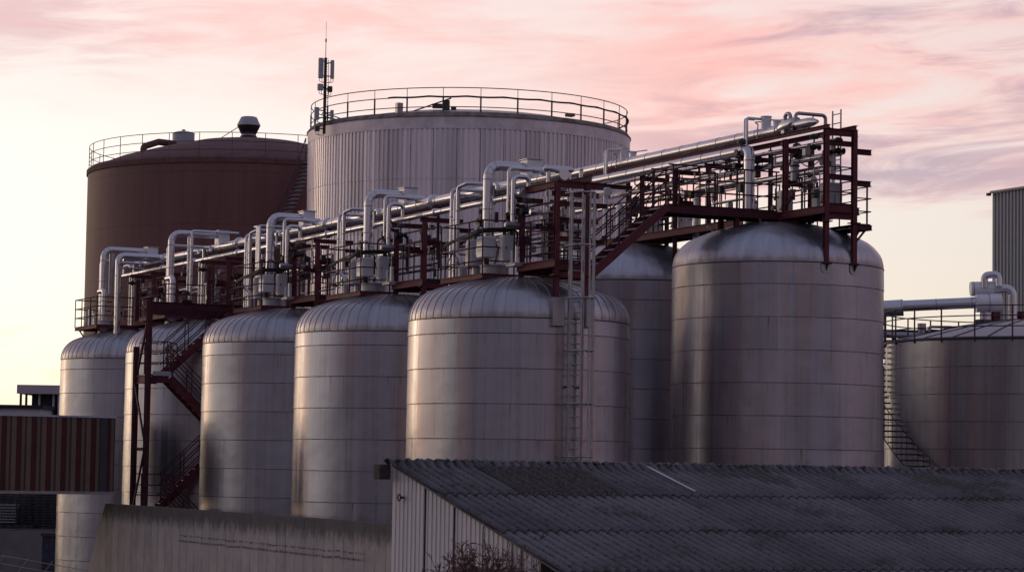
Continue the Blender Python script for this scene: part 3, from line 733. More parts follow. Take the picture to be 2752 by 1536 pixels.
BIGL = ['tall elbowed silver pipe rising from ' + n for n in TN]
for i in range(5):
    u = D*i; lo = i < 3; g_ = 'elbowed overhead pipes'
    bu, bv, zt = (u+.92, -.6, 14.46) if lo else (u+1.0, -1.27, 14.52)
    # fat overhead pipe ending in a box above the main pipes
    t = thing('overhead_pipe', bu, bv, 11.3, BIGL[i], 'pipe', g_)
    r = .138 if lo else .125
    path = fillet([(bu, bv, 11.5), (bu, bv, zt), (bu, .62, zt)], .34, 7)
    MB().tube(path, r, 18).build('pipe', M['clad'], t)
    for z in (12.35, 13.2, 14.05): MB().tube([(bu, bv, z-.015), (bu, bv, z+.015)], r+.008, 18).build('joint_band', M['clad_dull'], t)
    for a in (2, 4, 6): 
        p, q = Vector(path[a]), Vector(path[a+1]); d_ = (q-p).normalized()
        MB().tube([p-d_*.008, p+d_*.008], r+.005, 18).build('elbow_band', M['clad_dull'], t)
    b = MB().bbox(bu-.24, bu+.24, .52, .96, 14.16, 14.68, .012).build('outlet_box', M['cover'], t)
    MB().bbox(bu-.27, bu+.27, .49, .99, 14.68, 14.71, .005).build('lid', M['clad_dull'], b)
    if lo:
        # risers
        rg = 'thin riser pipes beside the platforms'
        for (w, zz, rr, nm) in ((3.38, 14.0, .058, 'middle-height one'), (3.17, 13.82, .045, 'shortest')):
            pipe('riser_pipe', f'{nm} of three thin risers beside the platform on {TN[i]}', [(u+w, -.6, 10.55), (u+w, -.6, zz), (u+w, .4, zz)], rr, R=.13, group=rg, rings=(.25, .6))
        pipe('riser_pipe', f'tallest of three thin risers beside the platform on {TN[i]}', [(u+2.96, -.6, 10.6), (u+2.96, -.6, 14.02), (u+2.55, -.5, 14.10), (u+2.4, .55, 14.10), (u+2.4, .55, 13.95)], .058, R=.12, group=rg, rings=(.25, .55))
        # looped pipe with capped stub
        t = thing('looped_pipe', u-.75, -.6, 12.5, 'silver pipe looping into the lower run on ' + TN[i], 'pipe', 'looped pipes')
        MB().tube(fillet([(u-.75, -.6, 12.66), (u-.75, -.6, 13.98), (u-.75, -.12, 13.98), (u-.75, -.12, 13.62)], .15), .068, 12).build('pipe', M['clad'], t)
        MB().tube([(u-.75, -.85, 12.62), (u-.75, -.80, 12.62), (u-.75, .05, 12.62), (u-.75, .1, 12.62)], [.06, .10, .10, .05], 14).build('capped_stub', M['clad_dull'], t)
        MB().tube([(u-.75, -.6, 12.9), (u-.75, -.6, 12.93)], .077, 12).build('joint_band', M['clad_dull'], t)
        t = thing('silencer_pipe', u-.45, -.6, 12.9, 'slim pipe with a fat silencer on ' + TN[i], 'pipe', 'silencer pipes')
        MB().tube(fillet([(u-.45, -.6, 13.0), (u-.45, -.6, 14.24), (u-.45, .95, 14.24), (u-.45, .95, 14.0)], .11), .055, 12).build('pipe', M['clad'], t)
        MB().tube([(u-.45, .1, 14.24), (u-.45, .14, 14.24), (u-.45, .66, 14.24), (u-.45, .7, 14.24)], [.055, .095, .095, .055], 14).build('silencer', M['clad'], t)
        # vessel, covers, boxes around the nozzle
        t = thing('dosing_vessel', u+1.3, -.75, 11.26, 'grey upright vessel on the platform of ' + TN[i], 'vessel', 'platform vessels')
        MB().lathe(u+1.3, -.75, [(.27, 11.58), (.285, 11.6), (.285, 12.32), (.27, 12.34), (.01, 12.37)], 24, cap0=True).build('body', M['nozzle_steel'], t)
        MB().bbox(u+1.5, u+1.62, -.95, -.62, 11.62, 12.30, .02).build('side_cover', M['cover'], t)
        MB().cyl(u+1.3, -.75, 11.2, 11.58, .12, 14).build('leg', M['clad_dull'], t)
        MB().cyl(u+1.3, -.75, 12.37, 12.56, .1, 14).build('cap', M['dark_steel'], t)
        t = thing('branch_nozzle', u+2.0, -.85, 10.6, 'short white nozzle with a slanted arm on ' + TN[i], 'nozzle', 'branch nozzles')
        MB().cyl(u+2.0, -.85, 10.6, 11.62, .125, 16).build('stub', M['nozzle_steel'], t)
        MB().tube(fillet([(u+2.0, -.85, 11.6), (u+2.05, -.9, 11.85), (u+2.3, -1.05, 12.1)], .08), .06, 10).build('slanted_arm', M['clad'], t)
        t = thing('valve_cover', u+.15, -.98, 11.6, 'bright aluminium box over the drum nozzle of ' + TN[i], 'cover', 'bright valve covers')
        MB().bbox(u-.12, u+.36, -1.2, -.80, 11.74, 12.34, .03).build('housing', M['cover'], t)
        MB().bbox(u+.36, u+.58, -1.12, -.9, 11.84, 12.1, .03).build('side_bulge', M['cover'], t)
        MB().cyl(u+.14, -.98, 11.58, 11.78, .08, 12).build('stem', M['dark_steel'], t)
        MB().cyl(u+.1, -1.0, 12.32, 12.43, .05, 10).build('gland', M['clad_dull'], t)
        cabinet(u-.62, -.72, 11.62, .26, .32, .72, 'grey box beside the drum nozzle on ' + TN[i])
        t = thing('sample_pump', u-.85, -.42, 11.5, 'small pump of two silver cylinders on ' + TN[i], 'pump', 'small rack pumps')
        MB().cyl(u-.95, -.55, 11.56, 12.02, .07, 14).build('cylinder', M['clad'], t); MB().cyl(u-.75, -.62, 11.56, 11.92, .055, 12).build('cylinder', M['clad'], t)
        MB().bbox(u-1.15, u-.58, -.72, -.42, 11.46, 11.56, .01).build('base_plate', M['nozzle_steel'], t)
        valve(u-.2, -.42, 12.9, 'dark valve beside the fat riser on ' + TN[i]); valve(u-1.0, -.3, 13.0, 'dark valve between looped pipe and column on ' + TN[i], 1.1, False)
        valve(u+1.9, -.3, 12.95, 'dark valve among the risers on ' + TN[i], 1.1); valve(u+1.5, -.45, 12.8, 'dark valve above the grey vessel on ' + TN[i], .95, False)
        valve(u-.55, -.5, 13.2, 'uppermost dark valve beside the looped pipe on ' + TN[i], .9)
        t = thing('cable_bundle', u+1., -1.4, 12.1, 'sagging black cables along the railing of ' + TN[i], 'cables', 'cable bundles')
        for q, (dz, rr) in enumerate(((0, .032), (.05, .022), (-.04, .02))):
            MB().tube(fillet([(u+3.4, -.9, 12.1+dz), (u+2.2, -1.38, 12.18+dz), (u+1.2, -1.45, 12.30+dz*.6), (u+.3, -1.46, 12.33+dz*1.5), (u-.45, -1.44, 12.46+dz), (u-.6, -.5, 12.5+dz), (u-.8, -.4, 12.6)], .5, 4), rr, 7).build('cable', M['cable'], t)
        MB().tube(fillet([(u-.5, -.55, 12.9), (u-.62, -.6, 12.2), (u-.85, -.5, 11.9), (u-1.1, -.45, 12.4)], .3, 5), .018, 6).build('cable', M['cable'], t)
        MB().tube(fillet([(u+2.2, -1.1, 12.0), (u+2.45, -1.15, 11.7), (u+2.2, -1.2, 11.5), (u+1.7, -1.1, 11.75)], .2, 5), .015, 6).build('cable', M['cable'], t)
        pipe('vent_pipe', 'short gooseneck vent behind the fat riser on ' + TN[i], [(u+1.75, -.05, 13.5), (u+1.75, -.05, 14.0), (u+1.45, -.05, 14.0), (u+1.45, -.05, 13.86)], .05 if i else .07, R=.1, group='short vents')
    else:
        pipe('feed_elbow', 'short bright elbow pipe on the platform of ' + TN[i], [(u+.95, -1.42, 12.78), (u+.27, -1.42, 12.78), (u+.27, -1.42, 11.3)], .105, R=.12, group='short bright elbows', rings=(.5,))
        pipe('riser_pipe', 'thin riser close beside the fat pipe on ' + TN[i], [(u+1.55, -1.2, 11.0), (u+1.55, -1.2, 14.08), (u+1.55, .3, 14.08)], .07, R=.14, rings=(.3, .5))
        t = thing('dosing_vessel', u+1.5, -1.3, 11.3, 'small grey upright vessel at the platform edge of ' + TN[i], 'vessel', 'platform vessels')
        MB().lathe(u+1.75, -1.6, [(.16, 11.36), (.17, 11.38), (.17, 11.95), (.15, 12.0), (.01, 12.02)], 20).build('body', M['nozzle_steel'], t)
        MB().cyl(u+1.75, -1.6, 12.0, 12.12, .05, 10).build('cap', M['dark_steel'], t)
        t = thing('sample_pump', u+.7, -1.7, 11.36, 'cluster of three little silver cylinders on the platform of ' + TN[i], 'pump', 'small rack pumps')
        for (a, b_, h_) in ((.75, -1.72, .62), (.6, -1.7, .5), (1.2, -1.75, .7)): MB().cyl(u+a, b_, 11.36, 11.36+h_, .045, 10).build('cylinder', M['clad'], t)
        valve(u+1.2, -.6, 13.0, 'dark valve with handwheel behind the fat pipe on ' + TN[i]); valve(u-.2, -.4, 13.1, 'dark valve under the lower run on ' + TN[i], 1.1, False)
        valve(u+.2, -.9, 11.9, 'dark valve low on the platform of ' + TN[i], 1.2)
        for (w, zz) in ((2.9, 14.02), (1.5, 14.05)):
            pipe('vent_pipe', ('slightly lower' if w > 2 else 'slightly taller') + ' gooseneck vent on the upper run over ' + TN[i], [(u+w, .2, 13.5), (u+w, .2, zz), (u+w-.55, .3, zz), (u+w-.55, .3, 13.9)], .07, R=.12, group='short vents')
        for (w, rr) in ((1.4, .042), (1.0, .062)):
            pipe('drop_pipe', ('thin' if rr < .05 else 'thicker') + ' drop pipe from the lower run onto ' + TN[i], [(u+w, 0, 13.5), (u+w, 0, 11.2)], rr, group='drop pipes', rings=(.4,))
for i in range(5):
    u = D*i; rnd = random.Random(50+i)
    t = thing('conduit_bundle', u-1.9, .1, 11.6, 'thin dark conduits inside the rack bay of ' + TN[i], 'pipes', 'conduits in the rack bays')
    for k in range(6):
        v, z = rnd.uniform(-.25, .5), 11.85+.26*k+rnd.uniform(-.06, .06); a, b = u-3.0+rnd.uniform(-.3, .6), u-.3+rnd.uniform(-.4, 2.4)
        MB().tube(fillet([(a, v, z-.25), (a, v, z), (b, v, z), (b, v, z+rnd.choice((-.4, .45)))], .07, 3), rnd.uniform(.018, .042), 7).build('conduit', M[rnd.choice(('dark_steel', 'clad_dull', 'dark_steel', 'rack_steel'))], t)
    for k in range(7):
        a, v = u-2.7+.42*k+rnd.uniform(-.12, .12), rnd.uniform(-.3, .5); z0 = rnd.uniform(11.6, 12.2)
        MB().tube([(a, v, z0), (a, v, z0+rnd.uniform(.7, 1.5))], rnd.uniform(.02, .05), 8).build('drop_tube', M[rnd.choice(('clad_dull', 'dark_steel', 'clad'))], t)
    for k in range(6):
        a, v, z = u-2.6+.5*k+rnd.uniform(-.15, .15), rnd.uniform(-.3, .3), rnd.uniform(12.0, 13.2)
        m = MB().bbox(a-.09, a+.09, v-.08, v+.08, z-.09, z+.1, .02); m.build('junction_box', M[rnd.choice(('dark_steel', 'rack_steel', 'clad_dull'))], t)
    if i < 3:
        t = thing('conduit_bundle', u+1.2, -.5, 11.4, 'dark hoses round the nozzle on ' + TN[i], 'pipes', 'hoses round the nozzles')
        for k in range(9):
            a, v, z = u+rnd.uniform(-.4, 2.2), rnd.uniform(-.9, -.2), rnd.uniform(11.6, 12.6)
            MB().tube(fillet([(a, v, z), (a, v, z+rnd.uniform(.3, .7)), (a+rnd.uniform(-.5, .5), v+.15, z+.5), (a+rnd.uniform(-.4, .4), v+.25, z-.1)], .1, 3), rnd.uniform(.014, .035), 6).build('hose', M[rnd.choice(('cable', 'dark_steel', 'clad_dull'))], t)
        for k in range(6):
            a, v, z = u+rnd.uniform(-.3, 2.1), rnd.uniform(-.6, -.15), rnd.uniform(11.9, 13.1)
            MB().cyl(a, v, z, z+rnd.uniform(.12, .3), rnd.uniform(.05, .09), 10).build('fitting', M[rnd.choice(('dark_steel', 'rack_steel', 'clad_dull'))], t)
t = thing('conduit_bundle', 2, 9.2, 13.7, 'maze of thin dark conduits threaded through the tall rack', 'pipes')
rnd = random.Random(77)
for k in range(46):
    a, v, z = rnd.uniform(-1.9, 11.5), rnd.uniform(8.8, 9.6), rnd.uniform(13.8, 15.5)
    b = a+rnd.uniform(.4, 2.)
    MB().tube(fillet([(a, v, 13.62 if k % 2 else z-.3), (a, v, z), (b, v, z), (b, v, z+rnd.choice((-.3, .3)))], .07, 3), rnd.uniform(.018, .04), 7).build('conduit', M[rnd.choice(('dark_steel', 'clad_dull', 'dark_steel', 'rack_steel'))], t)
for k in range(16):
    a, v, z = rnd.uniform(-1.8, 10.8), rnd.uniform(8.8, 9.5), rnd.uniform(13.7, 15.4)
    MB().bbox(a-.1, a+.1, v-.09, v+.09, z-.1, z+.14, .02).build('junction_box', M[rnd.choice(('dark_steel', 'rack_steel', 'clad_dull'))], t)
# pipes only on some of the tanks
u = 3*D
pipe('slender_pipe', 'slender upright with a short bent tip over the tank behind the stair tower', [(u+1.25, -.6, 14.55), (u+.95, -.6, 14.6), (u+.95, -.6, 11.9)], .052, R=.07, rings=(.35, .6))
pipe('slender_pipe', 'slender upright turning into a long level pipe behind the stair tower', [(u+.6, -.6, 12.0), (u+.6, -.6, 14.6), (u+.6, 1.25, 14.6)], .055, R=.1, rings=(.2, .45, .8))
cabinet(u+.3, .12, 11.72, .34, .5, .92, 'pale cabinet under the pipes over the tank behind the stair tower')
u = 2*D
t = thing('pipe_bundle', u+2.1, -.6, 12.6, 'bundle of four slim parallel pipes beside the fat riser on the middle front tank', 'pipes')
for k in range(4):
    q = u+2.28-.1*k
    MB().tube(fillet([(q, -.6, 12.55), (q, -.6, 14.2+.02*(k > 1)), (q+(.5 if k == 1 else 0), -.6+(1. if k > 1 else .05), 14.22)], .06), .038, 9).build('pipe', M['clad'], t)
MB().bbox(u+1.9, u+2.35, -.68, -.52, 12.5, 12.58, .01).build('clamp', M['dark_steel'], t)
valve(u-.65, -.35, 12.85, 'brass coloured valve beside the looped pipe on the middle front tank', 1.05, True, 'brass', None)
u = 4*D
t = thing('pipe_bundle', u-1.2, -1.3, 10.6, 'long thick hanging pipe with two thin ones against it, beyond the stair tower', 'pipes')
MB().tube(fillet([(u-1.2, -1.3, 10.72), (u-1.2, -1.3, 14.12), (u-1.2, .55, 14.12)], .25, 6), .125, 14).build('pipe', M['clad'], t)
for k, e in enumerate((-.17, -.25)):
    MB().tube(fillet([(u-1.2+e, -1.36, 10.8), (u-1.2+e, -1.36, 13.8-.2*k), (u-1.2+e, -.3, 13.8-.2*k)], .12), .04, 9).build('pipe', M['clad_dull'], t)
for z in (11.6, 12.6, 13.3): MB().tube([(u-1.2, -1.3, z-.015), (u-1.2, -1.3, z+.015)], .134, 14).build('joint_band', M['clad_dull'], t)
pipe('finned_pipe', 'ribbed upright duct behind the fat pipe on the tank beyond the stair tower', [(u+1.05, -.9, 12.7), (u+1.05, -.9, 14.35)], .12, 'clad_dull', group=None, rings=(.2, .4, .6, .8))
pipe('level_pipe', 'level pipe before the outlet box on the tank beyond the stair tower', [(u-.5, -.9, 14.05), (u-.5, .9, 14.05), (u-.5, .9, 13.8)], .085, R=.1, rings=(.5,))
# fittings around the end portal of the caged-ladder tank
t = thing('header_vessel', -.9, .3, 14.1, 'horizontal silver vessel with drop legs above the end portal of the caged-ladder tank', 'vessel')
MB().tube([(-1.4, .0, 14.18), (-1.4, .05, 14.18), (-1.4, .85, 14.18), (-1.4, .95, 14.18)], [.02, .095, .095, .02], 16).build('body', M['clad'], t)
for v in (.15, .8): MB().tube(fillet([(-1.4, v, 14.15), (-1.4, v, 12.95 if v < .5 else 13.2), (-1.4, v-.55, 12.95 if v < .5 else 13.2)], .09), .062, 11).build('drop_leg', M['clad'], t)
t = thing('blind_flange', -1.0, -.35, 13.4, 'round blanked vessel end facing outward beside the end portal', 'vessel')
MB().tube([(-.7, -.45, 13.5), (-1.12, -.45, 13.5), (-1.15, -.45, 13.5)], [.13, .13, .1], 20).build('body', M['clad'], t)
MB().axcyl((-1.1, -.45, 13.5), (-1.13, -.45, 13.5), .155, 20).build('flange', M['clad_dull'], t)
pipe('vent_pipe', 'small upright vent stub with dark cap on the end portal', [(-2.5, .6, 13.65), (-2.5, .6, 14.1)], .055, 'clad', group='short vents', rings=(.9,))
cabinet(-2.0, .62, 11.95, .4, .5, .6, 'silver instrument box inside the end bay of the caged-ladder tank', 'clad_dull')
cabinet(-1.35, .75, 12.6, .3, .4, .55, 'tall silver instrument box high in the end bay of the caged-ladder tank', 'clad_dull')
# ------------------------------------------------------------------ rack on the tall tanks
VA, VB = 8.69, 9.66
t = thing('pipe_rack', 3.5, 9.1, 12, 'tall red rack standing on the two tall tanks, ending in an open portal', 'pipe rack')
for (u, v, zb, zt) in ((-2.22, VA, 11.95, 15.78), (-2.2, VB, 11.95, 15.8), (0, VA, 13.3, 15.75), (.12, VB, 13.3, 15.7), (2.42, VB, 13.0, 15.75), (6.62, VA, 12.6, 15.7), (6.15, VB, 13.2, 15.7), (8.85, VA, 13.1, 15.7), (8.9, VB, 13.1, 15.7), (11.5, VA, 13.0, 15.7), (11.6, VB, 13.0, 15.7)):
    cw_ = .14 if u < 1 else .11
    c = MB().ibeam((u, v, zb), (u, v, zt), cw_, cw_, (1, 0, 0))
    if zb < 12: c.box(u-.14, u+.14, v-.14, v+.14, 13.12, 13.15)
    c.build('column', M['red_paint' if u < 1 else 'red_dark'], t)  # inner columns take the darker red: their shade is put into the colour
b = MB()
for v in (VA-.1, VB+.1): b.ibeam((-2.3, v, 13.47), (12.4, v, 13.47), .1, .22)
b.ibeam((-2.2, VA+.08, 13.55), (-2.2, VB-.08, 13.55), .1, .26); b.ibeam((-2.199, VA+.08, 13.3), (-2.199, VB-.08, 13.3), .1, .16)
for u in (0.02, 6.6, 8.86): b.ibeam((u, VA+.08, 13.45), (u, VB-.08, 13.45), .1, .2)
b.build('deck_beam', M['red_paint'], t)
MB().box(-2.1, 12.2, VA+.0, VB-.0, 13.585, 13.61).build('deck', M['grating'], t)
b = MB()
b.ibeam((-2.3, VA+.05, 15.89), (13.6, VA+.05, 15.89), .12, .11); b.ibeam((-2.3, VB, 15.90), (13.6, VB, 15.90), .12, .14)
b.ibeam((-2.2, VA-.1, 15.74), (-2.2, VB+.1, 15.74), .12, .2)
b.build('top_beam', M['red_paint'], t)
b = MB()
for u in (-2.2, 0.05, 6.6, 8.86):
    for z in (15.42, 14.44): b.ibeam((u, VA+.08, z), (u, VB-.08, z), .1, .15)
for u in (2.4, 4.6, 11.5): b.ibeam((u, VA-.1, 15.42), (u, VB+.1, 15.42), .1, .14)
b.bar((.1, VA, 13.6), (-.55, VA, 14.2), .05)
b.build('cross_beam', M['red_dark'], t)
b = MB()
b.ibeam((-2.2, VB+.08, 15.22), (-2.2, VB+.58, 15.22), .13, .16); b.ibeam((-2.2, VB+.08, 14.30), (-2.2, VB+.56, 14.30), .13, .16)
b.build('stub_arm', M['red_dark'], t)
r = MB()
for v in (VA-.02, VB+.02):
    rails(r, [(-2.2, v), (0, v)], (.4, .76, 1.13), 13.61, [(-1.1, v)], .02)
    rails(r, [(0, v), (8.8, v)] if v > 9 else [(6.6, v), (12.2, v)], (.4, .76, 1.13), 13.61, [(q, v) for q in ((1.2, 3.2, 4.3, 5.4, 7.4) if v > 9 else (7.7, 9.9, 11))], .02)
rails(r, [(-2.2, VA), (-2.2, VB)], (.4, .76, 1.13), 13.61, [(-2.2, 9.2)], .018)
r.build('railing', M['red_dark'], t)
run('main_pipe', 'fat shiny topmost pipe along the rack above the tall tanks', 9.0, 16.13, .175, .9, 15.9, step=1.15)
run('main_pipe', 'shiny pipe just under the top pipe of the tall tanks, ending at a thick downpipe', 8.52, 15.62, .155, 2.05, 14.3, step=1.15)
run('main_pipe', 'dark pipe through the middle of the tall rack', 9.5, 15.22, .095, -1.7, 13)
run('main_pipe', 'pipe at railing height inside the tall rack', 9.3, 14.78, .085, -1.9, 13)
run('main_pipe', 'dark pipe second from the top inside the tall rack', 9.3, 15.58, .06, -2.0, 12)
t = thing('reducer_vessel', .3, 9.2, 15.9, 'bulging cone-ended vessel ending the topmost pipe', 'vessel')
MB().tube([(.95, 9.0, 16.14), (.85, 9.0, 16.14), (.72, 9.0, 16.16), (.5, 9.0, 16.2), (.02, 9.0, 16.22), (-.02, 9.0, 16.22), (-.04, 9.0, 16.18), (-.75, 9.0, 16.18), (-1.0, 9.0, 16.18), (-1.25, 9.0, 16.16)], [.13, .16, .17, .22, .22, .2, .15, .15, .12, .05], 20).build('body', M['clad'], t)
MB().tube([(.74, 9.0, 16.155), (.70, 9.0, 16.155)], .185, 20).build('joint_band', M['clad_dull'], t)
t = thing('looped_pipe', 0, 9, 16, 'thick upside-down U pipe crossing over the bulging vessel', 'pipe')
MB().tube(fillet([(.42, 8.92, 16.0), (.42, 8.92, 16.56), (.12, 8.92, 16.56), (.12, 8.92, 16.1)], .12), .06, 12).build('pipe', M['clad_dull'], t)
MB().bbox(.3, .5, 8.82, 8.94, 15.95, 16.28, .02).build('flange', M['clad_dull'], t)
t = thing('looped_pipe', -.2, 9.4, 16, 'long bent pipe above the topmost rack beam, ending near the ladder', 'pipe')
MB().tube(fillet([(-.12, 8.95, 16.05), (-.12, 8.95, 16.54), (-.12, 10.0, 16.54), (-.12, 10.0, 15.85)], .12), .055, 12).build('pipe', M['clad_dull'], t)
MB().bar((-.12, 9.6, 16.5), (-.12, 9.4, 16.32), .025).build('prop', M['dark_steel'], t)
MB().ball((-.15, 8.92, 16.12), .1, 8).build('wheel_hub', M['dark_steel'], t)
for (u0, who) in ((1.95, 'near the bulging end of the top pipe'), (11.05, 'on the top pipe beside the ribbed white tank')):
    t = thing('vent_pot', u0, 9.2, 16.24, 'capped pot standing ' + who + ', taller of its pair', 'vent')
    MB().lathe(u0, 9.2, [(.10, 16.2), (.10, 16.28), (.16, 16.29), (.155, 16.32), (.155, 16.66), (.175, 16.67), (.175, 16.70), (.01, 16.71)], 24).build('body', M['cover'], t)
    t = thing('vent_pot', u0-.62, 9.2, 16.24, 'low capped pot ' + who + ', beside a taller one', 'vent')
    MB().lathe(u0-.62, 9.2, [(.08, 16.2), (.08, 16.30), (.11, 16.31), (.11, 16.46), (.13, 16.47), (.13, 16.50), (.01, 16.51)], 20).build('body', M['cover'], t)
    pipe('connecting_pipe', 'thin level pipe linking two pots ' + who, [(u0, 9.3, 16.6), (u0-.62, 9.3, 16.52), (u0-1.3, 9.35, 16.5)], .02, 'clad_dull')
    t = thing('looped_pipe', u0, 8.6, 15.9, 'thin twin pipe beside the taller pot ' + who, 'pipe')
    MB().tube(fillet([(u0+.1, 9.1, 16.62), (u0+.1, 8.58, 16.62), (u0+.1, 8.58, 15.72)], .07), .042, 10).build('pipe', M['clad'], t)
    MB().tube(fillet([(u0+.2, 8.9, 16.6), (u0+.2, 8.56, 16.6), (u0+.2, 8.56, 15.8)], .07), .034, 10).build('pipe', M['clad'], t)
    MB().tube(fillet([(u0-.1, 8.95, 16.5), (u0-.1, 8.7, 16.48), (u0-.1, 8.85, 16.42), (u0-.1, 8.82, 15.95)], .03), .02, 8).build('drain', M['clad_dull'], t)
pipe('overhead_pipe', 'thick white downpipe standing on the tallest tank dome', [(2.3, 8.58, 15.62), (1.84, 8.55, 15.62), (1.84, 8.55, 13.2)], .165, R=.2, rings=(.25, .5, .78), n=18)
MB().lathe(1.84, 8.55, [(.3, 12.95), (.3, 13.32), (.01, 13.33)], 20).build('nozzle_drum', M['nozzle_steel'], None, 'nozzle', 'drum under the thick white downpipe on the tallest tank dome')
valve(2.2, 8.5, 15.55, 'dark round valve at the elbow of the thick white downpipe', 1.3, False, group=None)
pipe('elbow_pipe', 'fat pipe rising beside the tallest dome and bending level through the tall rack', [(6.3, 9.3, 12.3), (6.3, 9.3, 14.86), (3.2, 9.3, 14.86)], .135, R=.24, rings=(.4, .6, .8), n=16)
pipe('elbow_pipe', 'shiny elbow pipe seen through the ladder cage', [(15.6, 9.3, 12.4), (15.6, 9.3, 14.86), (12.2, 9.3, 14.86)], .105, R=.24, rings=(.5,), n=14)
pipe('level_pipe', 'level shiny pipe above the elbow pipe behind the ladder cage', [(16.6, 9.2, 15.35), (12.6, 9.2, 15.35)], .09, rings=(.3, .6))
t = thing('round_end_vessel', 10.9, 8.6, 14.9, 'pale vessel with a round white end beside the upper stair', 'vessel')
MB().tube([(10.85, 8.5, 15.17), (10.87, 8.5, 15.17), (11.6, 8.5, 15.17)], [.12, .155, .155], 22).build('body', M['cover'], t)
MB().cyl(11.05, 8.5, 13.7, 15.05, .09, 16).build('leg', M['cover'], t)
t = thing('storage_bottle', 10.3, 8.75, 13.61, 'pale round-topped cylinder behind the upper stair', 'vessel')
MB().lathe(10.45, 8.75, [(.14, 13.62), (.15, 13.64), (.15, 14.55), (.12, 14.68), (.01, 14.74)], 18).build('body', M['cover'], t)
cabinet(-1.55, 9.3, 13.62, .34, .55, .72, 'pale cabinet inside the end portal of the tall rack')
cabinet(-.9, 9.35, 13.62, .34, .4, .62, 'second pale cabinet from the end portal of the tall rack')
cabinet(.55, 9.0, 13.62, .3, .34, .66, 'pale cabinet with a diagonal strut beside it in the tall rack')
cabinet(9.2, 9.3, 13.62, .4, .6, .6, 'grey cabinet beside the stair head in the tall rack', 'clad_dull')
cabinet(7.5, 9.5, 13.62, .3, .5, .7, 'grey cabinet behind the red platform under the stair head', 'clad_dull')
for (u0, v0, z0, z1, r_, lab) in ((.3, 9.2, 14.55, 15.15, .13, 'grey upright cylinder between the second and third columns of the tall rack'), (-1.75, 9.2, 14.55, 15.6, .10, 'grey upright cylinder close behind the end portal of the tall rack'), (.0, 9.35, 14.2, 14.5, .08, 'short dark cylinder under a grey one in the tall rack'), (-1.0, 9.5, 14.1, 14.6, .09, 'silver cylinder over the pale cabinets in the tall rack'), (3.0, 9.35, 13.62, 14.3, .16, 'wide upright cylinder behind the thick white downpipe')):
    o = thing('filter_vessel', u0, v0, z0, lab, 'vessel', 'filters in the tall rack')
    MB().lathe(u0, v0, [(r_*.8, z0), (r_, z0+.02), (r_, z1-.08), (r_*.6, z1), (.01, z1+.01)], 18, cap0=True).build('body', M['clad_dull'], o)
    MB().lathe(u0, v0, [(r_+.012, z1-.16), (r_+.02, z1-.15), (r_+.02, z1-.12), (r_+.012, z1-.11)], 18).build('clamp_ring', M['dark_steel'], o)
t = thing('pressure_gauge', -.5, 9.0, 14.6, 'round dial vessel end on the railing of the tall rack', 'gauge')
MB().axcyl((-.3, 9.2, 14.5), (-.75, 9.2, 14.5), .09, 18).build('body', M['clad'], t)
MB().axcyl((-.74, 9.2, 14.5), (-.78, 9.2, 14.5), .115, 18).build('dial', M['cover'], t)
VT = [(-1.9, 9.3, 15.25), (-1.75, 9.0, 14.9), (-.6, 9.3, 15.5), (.5, 9.4, 15.35), (1.1, 9.4, 14.2), (2.6, 9.3, 15.2), (3.2, 9.0, 15.3), (3.5, 9.5, 14.6), (4.3, 9.2, 15.35), (7.2, 9.1, 15.2), (9.3, 9.0, 15.2), (10.2, 9.2, 14.6), (1.4, 9.3, 13.85), (-1.2, 9.6, 15.3), (12.1, 9.0, 15.2)]
VW = ['topmost inside the end portal', 'under another inside the end portal', 'high between the end portal and second column', 'high at the second column', 'low beside the second column', 'high behind the thick white downpipe', 'high beyond the thick white downpipe', 'low beyond the thick white downpipe', 'high over the red platform', 'high at the stair head column', 'over the upper stair', 'low over the upper stair', 'on the deck behind the white downpipe', 'at the top of the portal ladder', 'high behind the ladder cage']
for (u0, v0, z0), w in zip(VT, VW): valve(u0, v0, z0, 'dark valve of the tall rack, ' + w, 1.15, u0 > 0)
t = thing('cable_bundle', 6, 9, 14, 'loose dark cables hanging in loops in the tall rack', 'cables')
for (a, b_, z, dp) in ((-1.8, -.3, 15.2, .35), (2.6, 3.6, 15.45, .4), (6.7, 8.2, 15.1, .5), (8.9, 9.8, 14.6, .5), (9.3, 10.2, 14.9, .8)):
    MB().tube([(a+(b_-a)*k/8, 8.9, z-dp*(1-((k-4)/4)**2)) for k in range(9)], .018, 6).build('cable', M['cable'], t)
t = bpy.data.objects[[o.name for o in C.objects if o.name.startswith('pipe_rack') and 'tall red rack' in o.get('label', '')][0]]
gp = []
for u in (-2.2, 0, 6.62, 8.85):
    for z, sg in ((15.68, -1), (13.66, 1)):
        m = MB(); m.add([(u+d, VA-.006+e, z+f) for e in (0, .014) for d, f in ((.08, 0), (.34, 0), (.08, .26*sg))], [(0, 1, 2), (5, 4, 3), (0, 3, 4, 1), (1, 4, 5, 2), (2, 5, 3, 0)]); m.build('gusset_plate', M['red_paint'], t)
